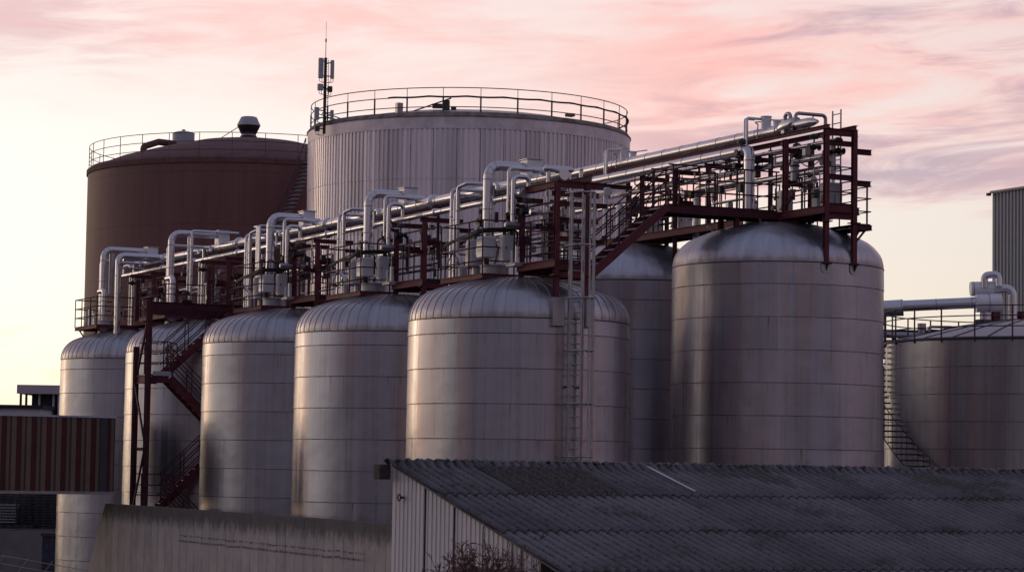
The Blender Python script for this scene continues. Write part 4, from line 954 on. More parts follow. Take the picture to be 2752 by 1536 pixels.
# platform sticking out on the far right with V shaped rails
t = thing('service_platform', -1.5, 9.9, 13.0, 'small railed red platform jutting out beyond the end portal', 'platform', 'tank top platforms')
d = MB().box(-2.25, .6, 9.79, 10.2, 13.10, 13.13); d.build('deck', M['grating'], t)
e = MB().ibeam((-2.25, 9.72, 13.02), (-2.25, 10.24, 13.02), .07, .15); e.ibeam((-2.28, 10.2, 13.018), (.6, 10.2, 13.018), .07, .15); e.build('edge_beam', M['red_dark'], t)
r = MB(); rails(r, [(-2.25, 9.75), (-2.25, 10.2), (.6, 10.2)], (.36, .74, 1.1), 13.13, [(-2.25, 10.08), (-2.05, 10.2), (-.6, 10.2), (.6, 10.2)], .018); r.build('railing', M['red_dark'], t)
s = MB()
for u0 in (-2.1, -.6): s.bar((u0, 10.15, 13.0), (u0, 9.75, 12.55), .05); s.bar((u0, 9.95, 13.0), (u0, 9.7, 12.6), .04)
s.build('brace', M['red_dark'], t)
# ladder in the end portal
t = thing('ladder', -1.5, 9.62, 13.8, 'plain steel ladder rising above the end portal of the tall rack', 'ladder')
for u0 in (-1.28, -1.72): MB().tube([(u0, 9.5, 13.65), (u0, 9.5, 16.5)], .024, 8).build('stile', M['galv'], t)
rg = MB()
for k in range(10): rg.tube([(-1.28, 9.5, 13.95+.27*k), (-1.72, 9.5, 13.95+.27*k)], .016, 6)
rg.build('rung', M['galv'], t)
# ------------------------------------------------------------------ platform and stair between the two rows
t = thing('service_platform', .8, 6.9, 13.2, 'dark red bridge platform from the stair head to the tall rack', 'platform', 'tank top platforms')
e = MB()
for u0 in (.2, 1.25): e.ibeam((u0, 4.85, 13.50), (u0, 8.55, 13.50), .09, .26)
e.ibeam((.25, 4.87, 13.5), (1.2, 4.87, 13.5), .09, .2)
e.build('edge_beam', M['red_dark'], t)
MB().box(.26, 1.2, 4.9, 8.5, 13.60, 13.63).build('deck', M['grating'], t)
r = MB(); rails(r, [(.2, 4.85), (.2, 8.6)], (.4, .76, 1.15), 13.63, [(.2, 5.0), (.2, 6.2), (.2, 7.4), (.2, 8.5)], .024); r.build('railing', M['red_dark'], t); r = MB(); rails(r, [(1.25, 4.85), (1.25, 7.1)], (.4, .76, 1.12), 13.63, [(1.25, 4.95), (1.25, 5.8), (1.25, 6.5), (1.25, 7.1)], .02)
r.build('railing', M['red_dark'], t)
s = MB(); 
for (u0, v0) in ((.3, 7.2), (1.2, 7.2)): s.ibeam((u0, v0, 11.6 if v0 < 6.5 else 12.6), (u0, v0, 13.37), .13, .13, (1, 0, 0))
s.build('leg', M['red_dark'], t)
x = MB(); x.bar((2.6, 7.55, 12.75), (2.6, 8.25, 13.3), .045); x.bar((2.6, 8.25, 12.8), (2.6, 7.55, 13.3), .045); 
x.cyl(2.6, 7.5, 12.45, 12.75, .07, 10); x.cyl(2.6, 8.3, 12.6, 12.85, .07, 10); x.build('cross_brace', M['galv'], t)
def stair(name, lab, u0, u1, v0, z0, v1, z1, n, rail=True, group=None, sides=(0, 1), cap=True):
    t = thing(name, (u0+u1)/2, v0, min(z0, z1), lab, 'stairs', group)
    for u in (u0, u1): MB().bar((u, v0, z0), (u, v1, z1), .05, .24).build('stringer', M['red_paint'], t)
    for k in range(n):
        f = (k+.5)/n
        MB().box(u0+.03, u1-.03, v0+(v1-v0)*f-.12, v0+(v1-v0)*f+.12, z0+(z1-z0)*f+.03, z0+(z1-z0)*f+.065).build('tread', M['tread'], t)
    if rail:
        r = MB(); d = Vector((0, v1-v0, z1-z0)).normalized()
        for s_ in sides:
            u = (u0, u1)[s_]
            for h in (.42, .78, 1.14): r.tube([(u, v0, z0+h), (u, v1, z1+h)], .022, 7)
            for f in (.04, .36, .68, .97): r.tube([(u, v0+(v1-v0)*f, z0+(z1-z0)*f), (u, v0+(v1-v0)*f, z0+(z1-z0)*f+1.14)], .024, 7)
        r.build('handrail', M['red_dark'], t)
    return t
stair('stair_flight', 'red stair climbing from the caged-ladder tank to the tall rack', .2, .98, 2.35, 11.42, 4.83, 13.55, 10)
t = thing('service_platform', .5, 1.4, 11.3, 'red walkway from the end bay to the foot of the upper stair', 'platform', 'tank top platforms')
e = MB()
for u0 in (.2, 1.0): e.ibeam((u0, .6, 11.42), (u0, 2.5, 11.42), .08, .2)
e.ibeam((-.8, .72, 11.42), (.2, .72, 11.42), .08, .2)
e.build('edge_beam', M['red_paint'], t); MB().box(.22, .98, .6, 2.45, 11.53, 11.555).build('deck', M['grating'], t)
r = MB(); rails(r, [(1.0, .7), (1.0, 2.4)], (.4, .76, 1.12), 11.55, None, .02); r.build('railing', M['red_dark'], t); r = MB(); rails(r, [(.2, .9), (.2, 2.3)], (.4, .76, 1.12), 11.55, None, .02); r.build('railing', M['red_dark'], t)
# ------------------------------------------------------------------ caged ladder on the front tank
nx, ny = .461, -.887                                # outward, world
nu = nx*UN[0]+ny*UN[1]; nvv = nx*VN[0]+ny*VN[1]; tu, tv = -nvv, nu
if tu*UN[0]+tv*VN[0] < 0: tu, tv = -tu, -tv         # tangent pointing to the right
def LP(a, o, z): return (nu*(3.28+o)+tu*a, nvv*(3.28+o)+tv*a, z)
t = thing('caged_ladder', nu*3.4, nvv*3.4, 4, 'long pale caged ladder up the front of a domed tank', 'ladder')
for a in (-.22, .22): MB().bar(LP(a, 0, 3.8), LP(a, 0, 13.3), .035, .06, (nu, nvv, 0)).build('stile', M['galv'], t)
rg = MB()
for k in range(34): rg.tube([LP(-.22, 0, 3.95+.28*k), LP(.22, 0, 3.95+.28*k)], .015, 6)
rg.build('rung', M['galv'], t)
for k in range(6):
    z = 13.3-1.41*k
    MB().tube([LP(-.36*math.cos(pi*j/12), .02+.68*math.sin(pi*j/12)**.8 if 0 < j < 12 else 0, z) for j in range(13)], .026, 6).build('cage_hoop', M['galv'], t)
for j in (1.5, 4, 6.2, 8.5, 10.8):
    a, o = -.36*math.cos(pi*j/12), .02+.68*math.sin(pi*j/12)**.8
    MB().bar(LP(a, o, 6.1), LP(a, o, 13.32), .05, .012, (nu, nvv, 0)).build('cage_bar', M['galv'], t)
b = MB()
for z in (5.2, 8.1):
    for a in (-.22, .22): b.bar(LP(a, 0, z), LP(a, -.2, z), .05)
b.build('wall_bracket', M['dark_steel'], t)

# ------------------------------------------------------------------ stair tower in front of the gap between two tanks
t = thing('stair_tower', 22.6, -3.4, 0, 'dark red switchback stair tower standing in the gap between two domed tanks', 'stairs')
c1, c2, VT0 = 22.15, 23.5, -3.76
for (u0, v0, zt) in ((c1, VT0, 11.6), (c2, VT0-.02, 10.0), (c1, -.62, 11.3), (c2-.25, -.62, 11.3)):
    MB().ibeam((u0, v0, 0), (u0, v0, zt), .18 if v0 < -3 else .12, .18 if v0 < -3 else .12, (1, 0, 0)).build('column', M['red_dark'], t)
b = MB(); b.ibeam((c1, VT0+.05, 11.42), (c1, -.3, 11.42), .14, .26); b.ibeam((c2-.3, VT0+.3, 11.3), (c2-.3, -.3, 11.3), .14, .3); b.build('top_beam', M['red_dark'], t)
b = MB()
for z in (8.82,): b.ibeam((c1+.14, VT0, z), (c2-.14, VT0, z), .12, .26); b.ibeam((c1, VT0+.14, z), (c1, -3.0, z), .12, .26); b.ibeam((c2, VT0+.14, z), (c2, -3.0, z), .12, .26)
b.ibeam((c1+.14, VT0, 6.35), (c2-.14, VT0, 6.35), .1, .12)
b.ibeam((c1, -1.0, 6.5), (c2-.3, -1.0, 6.5), .1, .2); b.ibeam((c1, -.5, 6.5), (c2-.3, -.5, 6.5), .1, .2)
b.build('landing_beam', M['red_paint'], t)
b = MB(); b.bar((c2-.05, VT0, 9.0), (c1+.1, VT0+.05, 11.3), .07, .09); b.bar((c2-.05, VT0-.07, 8.7), (c1+.05, VT0-.07, 6.7), .06, .08); b.bar((c2-.05, VT0-.07, 4.0), (c1+.05, VT0-.07, 6.2), .06, .08)
b.build('brace', M['red_dark'], t)
MB().box(c1+.07, c2-.07, VT0+.02, -2.95, 8.96, 9.0).build('landing', M['tread'], t)
MB().bar((c1-.08, VT0+.15, 9.02), (c1-.08, -2.95, 9.02), .015, .16).build('toe_board', M['panel_grey'], t)
MB().box(c1+.05, c2-.3, -1.0, -.45, 6.6, 6.63).build('landing', M['tread'], t)
MB().box(c1+.07, c2-.07, VT0+.02, -2.95, 4.3, 4.34).build('landing', M['tread'], t)
r = MB()
rails(r, [(c1-.03, -2.95), (c1-.03, VT0+.1), (c2, VT0+.1), (c2, -2.95)], (.4, .76, 1.14), 9.0, [(c1-.03, -2.95), (c2-.6, VT0+.1)], .02)
r.build('railing', M['red_dark'], t); r = MB()
rails(r, [(c1-.03, -2.95), (c1-.03, VT0+.1), (c2, VT0+.1)], (.4, .76, 1.14), 4.34, [(c2-.6, VT0+.1)], .02)
r.build('railing', M['red_dark'], t)
for (va_, za, h) in ((-2.95, 9.42, .7), (-2.95, 4.75, .7)):
    MB().tube(fillet([(c1+.3, va_+.0, za), (c1+.3, va_, za+h), (c1+.3, va_+.34, za+h), (c1+.3, va_+.34, za-.15)], .12), .022, 6).build('grab_rail', M['red_dark'], t)
def flight(ua, ub, v0, z0, v1, z1, n):
    for u in (ua, ub): MB().bar((u, v0, z0), (u, v1, z1), .05, .26).build('stringer', M['red_paint'], t)
    tr = MB()
    for k in range(n):
        f = (k+.5)/n; v, z = v0+(v1-v0)*f, z0+(z1-z0)*f
        tr.box(ua+.03, ub-.03, v-.12, v+.12, z+.03, z+.065)
    tr.build('tread', M['tread'], t)
    r = MB()
    for u in (ua, ub):
        for h in (.42, .78, 1.14): r.tube([(u, v0, z0+h), (u, v1, z1+h)], .02, 6)
        for f in (.05, .35, .65, .95): r.tube([(u, v0+(v1-v0)*f, z0+(z1-z0)*f), (u, v0+(v1-v0)*f, z0+(z1-z0)*f+1.14)], .02, 6)
    r.build('handrail', M['red_dark'], t)
flight(c1+.66, c2-.3, -3.0, 8.95, -.4, 11.3, 11)
flight(c1, c1+.6, -2.97, 8.85, -.6, 6.6, 11)
flight(c1+.66, c2-.3, -2.97, 4.3, -.6, 6.55, 11)
flight(c1, c1+.6, -2.97, 4.25, -.6, 2.0, 11)

# ------------------------------------------------------------------ big brown tank
bu, bv = UV(-12.5149, 119.0535); BR = 7.5731; BZ = 19.4027
t = thing('storage_tank', bu, bv, 0, 'huge dark brown tank with a shallow cone roof and an exhaust cowl', 'tank')
MB().lathe(bu, bv, [(BR, 0), (BR, BZ-.22)], 160).build('wall', M['brown'], t)
MB().lathe(bu, bv, [(BR, BZ-.22), (BR+.06, BZ-.2), (BR+.06, BZ+.02), (BR-.12, BZ+.16), (BR-.3, BZ+.18)], 160).build('rim', M['brown_roof'], t)
RF = MB().lathe(bu, bv, [(BR-.3, BZ+.17), (6.2, BZ+.62), (4.5, BZ+1.1), (2.6, BZ+1.56), (1., BZ+1.78), (.02, BZ+1.82)], 96).build('roof', M['brown_roof'], t)
r = MB()
for h in (.36, .73, 1.12): r.tube([(bu+(BR-.05)*math.cos(2*pi*j/96), bv+(BR-.05)*math.sin(2*pi*j/96), BZ+.02+h) for j in range(96)], .017, 5, closed=True)
for j in range(32):
    a = 2*pi*(j+.3)/32; p = (bu+(BR-.05)*math.cos(a), bv+(BR-.05)*math.sin(a)); r.tube([(*p, BZ), (*p, BZ+1.14)], .018, 5)
r.build('railing', M['rail_dark'], t)
hu, hv = UV(-12.6, 118.9)
cw = MB().lathe(hu, hv, [(.40, BZ+1.6), (.40, BZ+1.92), (.34, BZ+1.94), (.34, BZ+2.0), (.37, BZ+2.04), (.55, BZ+2.42)], 32).build('exhaust_cowl', M['dark_steel'], t)
MB().lathe(hu, hv, [(.555, BZ+2.42), (.55, BZ+2.46), (.38, BZ+2.82), (.30, BZ+2.85), (.01, BZ+2.86)], 32).build('hood', M['panel_grey'], cw)
MB().lathe(hu, hv, [(.35, BZ+1.94), (.36, BZ+1.94), (.36, BZ+2.0), (.35, BZ+2.0)], 32).build('band', M['galv'], cw)
MB().tube([(hu-.3, hv-.45, BZ+2.4), (hu+.2, hv-1.4, BZ+1.7)], .02, 5).build('stay', M['dark_steel'], t)
pu, pv = UV(-15.85, 120.2)
pt = MB().lathe(pu, pv, [(.53, BZ+1.2), (.53, BZ+2.16), (.55, BZ+2.18), (.3, BZ+2.26), (.1, BZ+2.28), (.08, BZ+2.36), (.01, BZ+2.38)], 28).build('roof_drum', M['panel_grey'], t)
q0 = UV(-17.5, 118.5); q1 = UV(-16.9, 119.2)
MB().tube(fillet([(*q0, BZ+.7), (*q0, BZ+1.3), (*q1, BZ+1.62), (pu, pv, BZ+1.62)], .2), .16, 12).build('roof_pipe', M['brown_roof'], t)
ku, kv = UV(-12.9, 115.5)
MB().lathe(ku, kv, [(.42, BZ+.5), (.45, BZ+.78), (.3, BZ+.88), (.1, BZ+.92), (.01, BZ+.95)], 18).build('hatch', M['brown_roof'], t)
# steep stair down its side
st = MB(); hr = MB(); prev = None
for k in range(34):
    z = BZ-.1-.19*k; a = math.radians(-65.8-.57*k)                       # world angle of the tread
    ri, ro = BR+.05, BR+.95
    p = [(-12.5149+r_*math.cos(a+da), 119.0535+r_*math.sin(a+da)) for r_, da in ((ri, -.002), (ro, -.002), (ro, .032), (ri, .032))]
    p = [UV(*q) for q in p]
    st.prism(p, z-.03, z)
    ph = (*UV(-12.5149+(ro+.02)*math.cos(a-.012*max(0, 12-k)*.2), 119.0535+(ro+.02)*math.sin(a)), z+1.0)
    if prev: hr.tube([prev, ph], .028, 6)
    prev = ph
    if k % 4 == 0: hr.tube([(ph[0], ph[1], z), ph], .018, 5)
st.build('tread', M['panel_grey'], t); hr.build('stair_handrail', M['rail_dark'], t)

# ------------------------------------------------------------------ big ribbed silver tank
su, sv_ = UV(-1.8997, 105.1693); SR = 6.7217; SZ = 19.6419
t = thing('storage_tank', su, sv_, 0, 'big pale ribbed cylindrical tank with a railed roof, at the back centre', 'tank')
def rib(a):                                                            # trapezoid profile round the wall
    f = (a*SR/.205) % 1.
    return .0 if f < .34 else (.028 if .42 < f < .92 else (.028*(f-.34)/.08 if f <= .42 else .028*(1-f)/.08))
nseg = 206; prof = []
for j in range(nseg):
    for f, o in ((0, 0.), (.34, 0.), (.42, .045), (.92, .045)): prof.append((2*pi*(j+f)/nseg, o))
mb = MB(); z0, z1, z2 = 0., 17.15, SZ-.5
n = len(prof); vs = []
for z, off in ((z0, 0), (z1, 0), (z1+.012, .012), (z2, .012)):
    for a, o in prof: vs.append((su+(SR-.05+o+off)*math.cos(a), sv_+(SR-.05+o+off)*math.sin(a), z))
mb.add(vs, [(r_*n+j, r_*n+(j+1) % n, (r_+1)*n+(j+1) % n, (r_+1)*n+j) for r_ in range(3) for j in range(n)])
mb.build('cladding', M['corr'], t)
MB().lathe(su, sv_, [(SR-.03, SZ-.52), (SR+.02, SZ-.50), (SR+.03, SZ-.06), (SR+.05, SZ-.04)], 160, smooth=False).build('rim_flashing', M['rim_steel'], t)
MB().lathe(su, sv_, [(SR+.05, SZ-.04), (SR+.07, SZ-.03), (SR+.07, SZ+.0), (SR-.06, SZ+.16), (SR-.3, SZ+.2)], 160, smooth=False).build('rim', M['rim_dirty'], t)
MB().lathe(su, sv_, [(SR-.3, SZ+.19), (4.6, SZ+.55), (2.5, SZ+.82), (.02, SZ+.95)], 24, smooth=False).build('roof', M['clad_dull'], t)
r = MB()
for h in (.36, .76, 1.12): r.tube([(su+(SR-.1)*math.cos(2*pi*j/96), sv_+(SR-.1)*math.sin(2*pi*j/96), SZ+h) for j in range(96)], .02, 5, closed=True)
for j in range(28):
    a = 2*pi*(j+.62)/28; p = (su+(SR-.1)*math.cos(a), sv_+(SR-.1)*math.sin(a)); r.tube([(*p, SZ-.02), (*p, SZ+.78)], .034, 6); r.tube([(*p, SZ+.7), (*p, SZ+1.13)], .014, 5)
r.build('railing', M['rail_dark'], t)
cb = MB(); A = []
for j in range(101):
    a = math.radians(-118+150*j/100)
    sag = .035*abs(math.sin(a*14))
    A.append((*UV(-1.8997+(SR-.06)*math.cos(a), 105.1693+(SR-.06)*math.sin(a)), SZ+.76-sag+.02))
cb.tube(A, .036, 6); cb.build('railing_cable', M['cable'], t)
p = UV(-4.6, 99.6); MB().box(p[0]-.12, p[0]+.12, p[1]-.12, p[1]+.12, SZ+.1, SZ+.62).build('vent_post', M['clad_dull'], t)
hw = []
p = UV(-2.75, 100.3)
hb = MB(); hb.bar((*UV(-4.2, 100.3), SZ+.35), (*UV(-2.55, 100.3), SZ+.95), .05); hb.bar((*UV(-3.3, 100.3), SZ+.62), (*UV(-2.9, 100.3), SZ+.62), .3, .16)
hb.cyl(*UV(-2.75, 100.3), SZ+.3, SZ+.86, .15, 14); hb.cyl(*UV(-2.45, 100.3), SZ+.3, SZ+.6, .11, 12); hb.bar((*UV(-2.7, 100.3), SZ+.86), (*UV(-2.62, 100.3), SZ+.95), .03)
hb.build('roof_gear', M['rack_steel'], t)
p = UV(2.2, 99.7); MB().cbox((*p, SZ+.26), (.3, .3, .12)).build('roof_box', M['rim_dirty'], t)

# ------------------------------------------------------------------ antenna mast on its rim
mx, my = -7.68, 101.2; mu, mv = UV(mx, my)
t = thing('antenna_mast', mu, mv, SZ-.5, 'slim antenna mast with panel antennas on the rim of the ribbed tank', 'antenna mast')
MB().tube([(mu, mv, SZ-.45), (mu, mv, 22.28)], .062, 10).build('mast', M['dark_steel'], t)
w = MB(); w.tube([(mu, mv, 22.28), (mu, mv, 23.0)], .014, 6); w.tube([(mu, mv, 22.92), (mu, mv, 23.06)], .03, 6); w.tube([(mu, mv, 23.06), (mu, mv, 23.75)], .008, 5); w.build('whip', M['rail_dark'], t)
def at(dx, dy=0.): return UV(mx+dx, my+dy)
def antenna(name, dx, dy, w_, d_, z0, z1, mat):
    p = at(dx, dy); o = MB().bbox(p[0]-d_/2, p[0]+d_/2, p[1]-w_/2, p[1]+w_/2, z0, z1, .02).build(name, M[mat], t)
    b = MB().bar((*p, z1-.1), (mu, mv, z1-.12), .04); b.bar((*p, z0+.1), (mu, mv, z0+.12), .04)
    for q in (-.05, .05): b.tube(fillet([(p[0], p[1]+q, z0), (p[0], p[1]+q, z0-.14), (mu, mv, z0-.16), (mu, mv, z0)], .06, 3), .012, 5)
    b.build('bracket', M['dark_steel'], o)
antenna('panel_antenna', -.17, -.15, .2, .12, 21.42, 22.25, 'panel_grey'); antenna('panel_antenna', .28, -.05, .14, .12, 21.42, 22.18, 'panel_grey')
antenna('radio_unit', -.18, -.14, .22, .14, 20.93, 21.2, 'panel_grey'); antenna('radio_unit', .2, -.05, .18, .16, 20.88, 21.12, 'rack_steel')
antenna('panel_antenna', -.3, -.2, .18, .14, 19.72, 20.24, 'panel_grey'); antenna('panel_antenna', .3, .0, .13, .12, 19.72, 20.16, 'panel_grey')
antenna('radio_unit', -.28, -.1, .2, .14, 19.28, 19.5, 'rack_steel')
l = MB(); 
for k in range(22): l.bar((*at(.02, -.03), SZ+.3+.11*k), (*at(.13, -.03), SZ+.3+.11*k), .012)
l.tube([(*at(.13, -.03), SZ+.1), (*at(.13, -.03), 22.2)], .012, 5); l.build('climbing_steps', M['dark_steel'], t)
b = MB(); b.bar((mu, mv, SZ+.4), (*at(1.0, 1.2), SZ+.2), .035); b.bar((mu, mv, SZ+.05), (*at(.9, 1.2), SZ+.1), .035); b.bar((mu, mv, SZ+.5), (*at(-.2, 1.2), SZ+.5), .03); b.build('stay', M['dark_steel'], t)

# ------------------------------------------------------------------ round tank on the right with its stair, pipes and the grey hall
RCX, RCY, RR, RZ = 18.72, 89.6, 5.4, 10.50
ru, rv = UV(RCX, RCY)
t = thing('storage_tank', ru, rv, 0, 'low wide round tank with railed cone roof and a curved stair', 'tank')
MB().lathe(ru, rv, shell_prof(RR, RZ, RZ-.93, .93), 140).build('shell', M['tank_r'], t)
MB().lathe(ru, rv, [(RR, RZ-.03), (RR+.05, RZ-.02), (RR+.05, RZ+.03), (RR-.02, RZ+.08)], 140).build('rim', M['dark_steel'], t)
RFP = [(RR-.04, RZ+.07), (4.3, RZ+.33), (3., RZ+.62), (1.5, RZ+.86), (.02, RZ+.95)]
MB().lathe(ru, rv, RFP, 96).build('roof', M['roof_sheet'], t)
rb = MB()
for k in range(26):
    a = 2*pi*k/26
    for (r0, z0), (r1, z1) in zip(RFP[:-1], RFP[1:]): rb.bar((ru+r0*math.cos(a), rv+r0*math.sin(a), z0+.012), (ru+r1*math.cos(a), rv+r1*math.sin(a), z1+.012), .05, .03)
rb.build('roof_rib', M['dark_steel'], t)
r = MB()
for h in (.42, .78, 1.12): r.tube([(ru+(RR+.02)*math.cos(2*pi*j/90), rv+(RR+.02)*math.sin(2*pi*j/90), RZ+h) for j in range(90)], .022, 5, closed=True)
for j in range(26):
    a = 2*pi*(j+.35)/26; p = (ru+(RR+.02)*math.cos(a), rv+(RR+.02)*math.sin(a)); r.tube([(*p, RZ-.1), (*p, RZ+1.14)], .028, 6)
r.build('railing', M['rail_dark'], t)
t = thing('spiral_stair', ru, rv-RR, 3, 'dark curved stair winding down the side of the low round tank', 'stairs')
tr = MB(); hr = MB(); prev = None; pr2 = None
for k in range(44):
    z = RZ-.1-.2*k
    a = math.radians(181 + max(0, k-7)*2.35)
    pts = [UV(RCX+r_*math.cos(a+da), RCY+r_*math.sin(a+da)) for r_, da in ((RR+.06, -.005), (RR+.86, -.005), (RR+.86, .042), (RR+.06, .042))]
    tr.prism(pts, z-.05, z)
    q = UV(RCX+(RR+.86)*math.cos(a), RCY+(RR+.86)*math.sin(a))
    for h in (.55, 1.05):
        pass
    ph = (*q, z+1.05); pl = (*q, z-.1); 
    if prev: hr.tube([prev, ph], .014, 5); hr.tube([pr2, pl], .022, 5)
    prev, pr2 = ph, pl
    hr.tube([(*q, z-.1), ph], .009, 5)
tr.build('tread', M['dark_steel'], t); hr.build('handrail', M['dark_steel'], t)
def wpipe(name, lab, pts, r, mat='clad', R=.3, rings=(), cat='pipe', group=None):
    return pipe(name, lab, [(*UV(x, y), z) for x, y, z in pts], r, mat, R, group, rings, 6, cat, 16)
wpipe('overhead_pipe', 'fat level pipe behind the railing of the low round tank', [(14.0, 95, 12.16), (17.75, 94.4, 12.36), (17.75, 94.4, 9.5)], .21, R=.12, rings=(.3, .5))
wpipe('overhead_pipe', 'thicker pale sleeve on the end of the fat level pipe', [(12.9, 95.2, 12.02), (14.75, 94.9, 12.14)], .31, 'clad', rings=(.97,))
wpipe('pipe_elbow_drum', 'short pale drum where the fat level pipe turns down', [(17.35, 94.2, 12.30), (18.3, 94.2, 12.34)], .34, 'cover', rings=(.5,))
wpipe('roof_duct', 'blunt pale round-ended duct over the low round tank', [(17.22, 94.6, 12.86), (18.1, 94.6, 12.90)], .27, 'cover', rings=(.12,), cat='duct')
wpipe('roof_duct', 'short hooked duct on top of the blunt duct', [(17.72, 94.4, 12.9), (17.70, 94.4, 13.36), (18.22, 94.35, 13.42), (18.22, 94.3, 12.95)], .135, 'clad', R=.16, cat='duct')
wpipe('roof_duct', 'thin duct leaving the blunt duct and bending down', [(18.0, 94.5, 12.88), (18.75, 94.3, 12.88), (18.75, 94.3, 10.5)], .15, 'clad', R=.25, rings=(.6,), cat='duct')
t = thing('pipe_rack', *UV(13.6, 93.5), 9.0, 'dark steel platform with pipes between the tallest tank and the round tank', 'pipe rack')
b = MB()
for x in (12.9, 14.3, 15.3, 16.3):
    b.bar((*UV(x, 94.3), 7), (*UV(x, 94.3), 11.2), .1); 
b.bar((*UV(12.5, 94.3), 11.2), (*UV(16.4, 94.3), 11.2), .1, .14); b.bar((*UV(12.5, 94.2), 10.5), (*UV(16.4, 94.2), 10.5), .1, .12); b.bar((*UV(12.5, 94.2), 10.86), (*UV(15.4, 94.2), 10.86), .06, .06)
b.build('frame', M['dark_steel'], t)
for z, r_ in ((11.05, .12), (10.72, .16), (10.25, .1)): MB().tube([(*UV(12.4, 94.0), z), (*UV(15.4, 94.0), z)], r_, 12).build('pipe', M['clad_dull'], t)
MB().cyl(*UV(15.3, 94.), 9.5, 11.5, .16, 14).build('pipe', M['clad_dull'], t)
for x in (13.0, 13.6, 14.6): MB().ball((*UV(x, 93.8), 10.5), .16, 7).build('valve', M['dark_steel'], t)
cabinet(*UV(17.5, 93.5), 11.2, .5, .5, .45, 'small dark box on the roof edge of the low round tank', 'rack_steel', None)
for x, lab in ((18.3, 'taller dark red post beside the thin duct'), (19.35, 'shorter dark red post beyond the thin duct')):
    p = UV(x, 95.4); c_ = thing('support_post', *p, 6, lab + ', by the grey hall', 'post', 'posts by the grey hall')
    MB().ibeam((*p, 6), (*p, 12.6 if x < 19 else 12.1), .3, .3, (1, 0, 0)).build('post', M['red_paint'], c_); MB().box(p[0]-.25, p[0]+.25, p[1]-.25, p[1]+.25, 6, 6.1).build('foot', M['dark_steel'], c_)
tc = random.Random(9)
for k in range(12):
    x, z = tc.uniform(12.8, 16.3), tc.uniform(9.6, 11.6)
    MB().tube(fillet([(*UV(x, 93.9), z-.3), (*UV(x, 93.9), z), (*UV(x+tc.uniform(.3, 1.), 93.9), z), (*UV(x+.6, 94.2), z+tc.choice((-.4, .4)))], .08, 3), tc.uniform(.03, .07), 7).build('conduit', M[tc.choice(('dark_steel', 'rack_steel', 'clad_dull'))], t)
for k in range(8):
    x, z = tc.uniform(12.9, 16.), tc.uniform(9.6, 11.3); p = UV(x, 93.7)
    MB().bbox(p[0]-.12, p[0]+.12, p[1]-.12, p[1]+.12, z-.12, z+.16, .02).build('junction_box', M[tc.choice(('dark_steel', 'rack_steel'))], t)
p = UV(14., 98.5); t = thing('annex_building', *p, 0, 'dim low annex wall seen in the gap behind the curved stair', 'building')
MB().prism([UV(11.6, 97.5), UV(15.6, 97.5), UV(15.6, 102.), UV(11.6, 102.)], 0, 9.9).build('wall', M['yard_wall'], t)
MB().prism([UV(11.5, 97.4), UV(15.7, 97.4), UV(15.7, 102.1), UV(11.5, 102.1)], 9.9, 10.05).build('roof_edge', M['far_dark'], t)
# slim pale stack behind the tallest tank
p = UV(12.95, 93.); MB().cyl(*p, 0, 12.95, .18, 14).build('slim_stack', M['cover'], None, 'stack', 'slim pale pipe peeping out behind the tallest domed tank')
# grey hall
hu0, hv0 = UV(26.7, 140)
t = thing('industrial_hall', hu0, hv0, 0, 'tall grey hall of vertical ribbed sheets', 'building')
w = MB(); L_ = 16.; nn = 52; pts = []
dxh, dyh = .4333, -.9013                           # wall direction on plan: towards the viewer and right
for j in range(nn):
    for f, o in ((0, 0), (.45, 0), (.55, .07), (.95, .07)):
        s_ = (j+f)*L_/nn; pts.append((26.7+dxh*s_ - o*.9013, 140+dyh*s_ - o*.4333))
vs = [(*UV(*q), z) for z in (0, 21.5) for q in pts]; n = len(pts)
w.add(vs, [(j, j+1, n+j+1, n+j) for j in range(n-1)])
w.add([(*UV(26.7, 140), 0), (*UV(26.7, 140), 21.5), (*UV(37, 148), 21.5), (*UV(37, 148), 0)], [(0, 1, 2, 3)])
w.build('wall', M['grey_profiled'], t)
rf = MB(); rf.add([(*UV(26.7, 140), 21.6), (*UV(26.7+dxh*L_, 140+dyh*L_), 21.6), (*UV(37+dxh*L_, 148+dyh*L_), 22.4), (*UV(37, 148), 22.4)], [(0, 1, 2, 3)])
rf.bar((*UV(26.6, 139.95), 21.56), (*UV(26.6+dxh*L_, 139.95+dyh*L_), 21.56), .16, .12); rf.build('roof', M['grey_profiled'], t)
MB().box(*(lambda p: (p[0]-.1, p[0]+.1, p[1]-.1, p[1]+.1))(UV(26.45, 139.8)), 21.35, 21.5).build('gutter_end', M['dark_steel'], t)

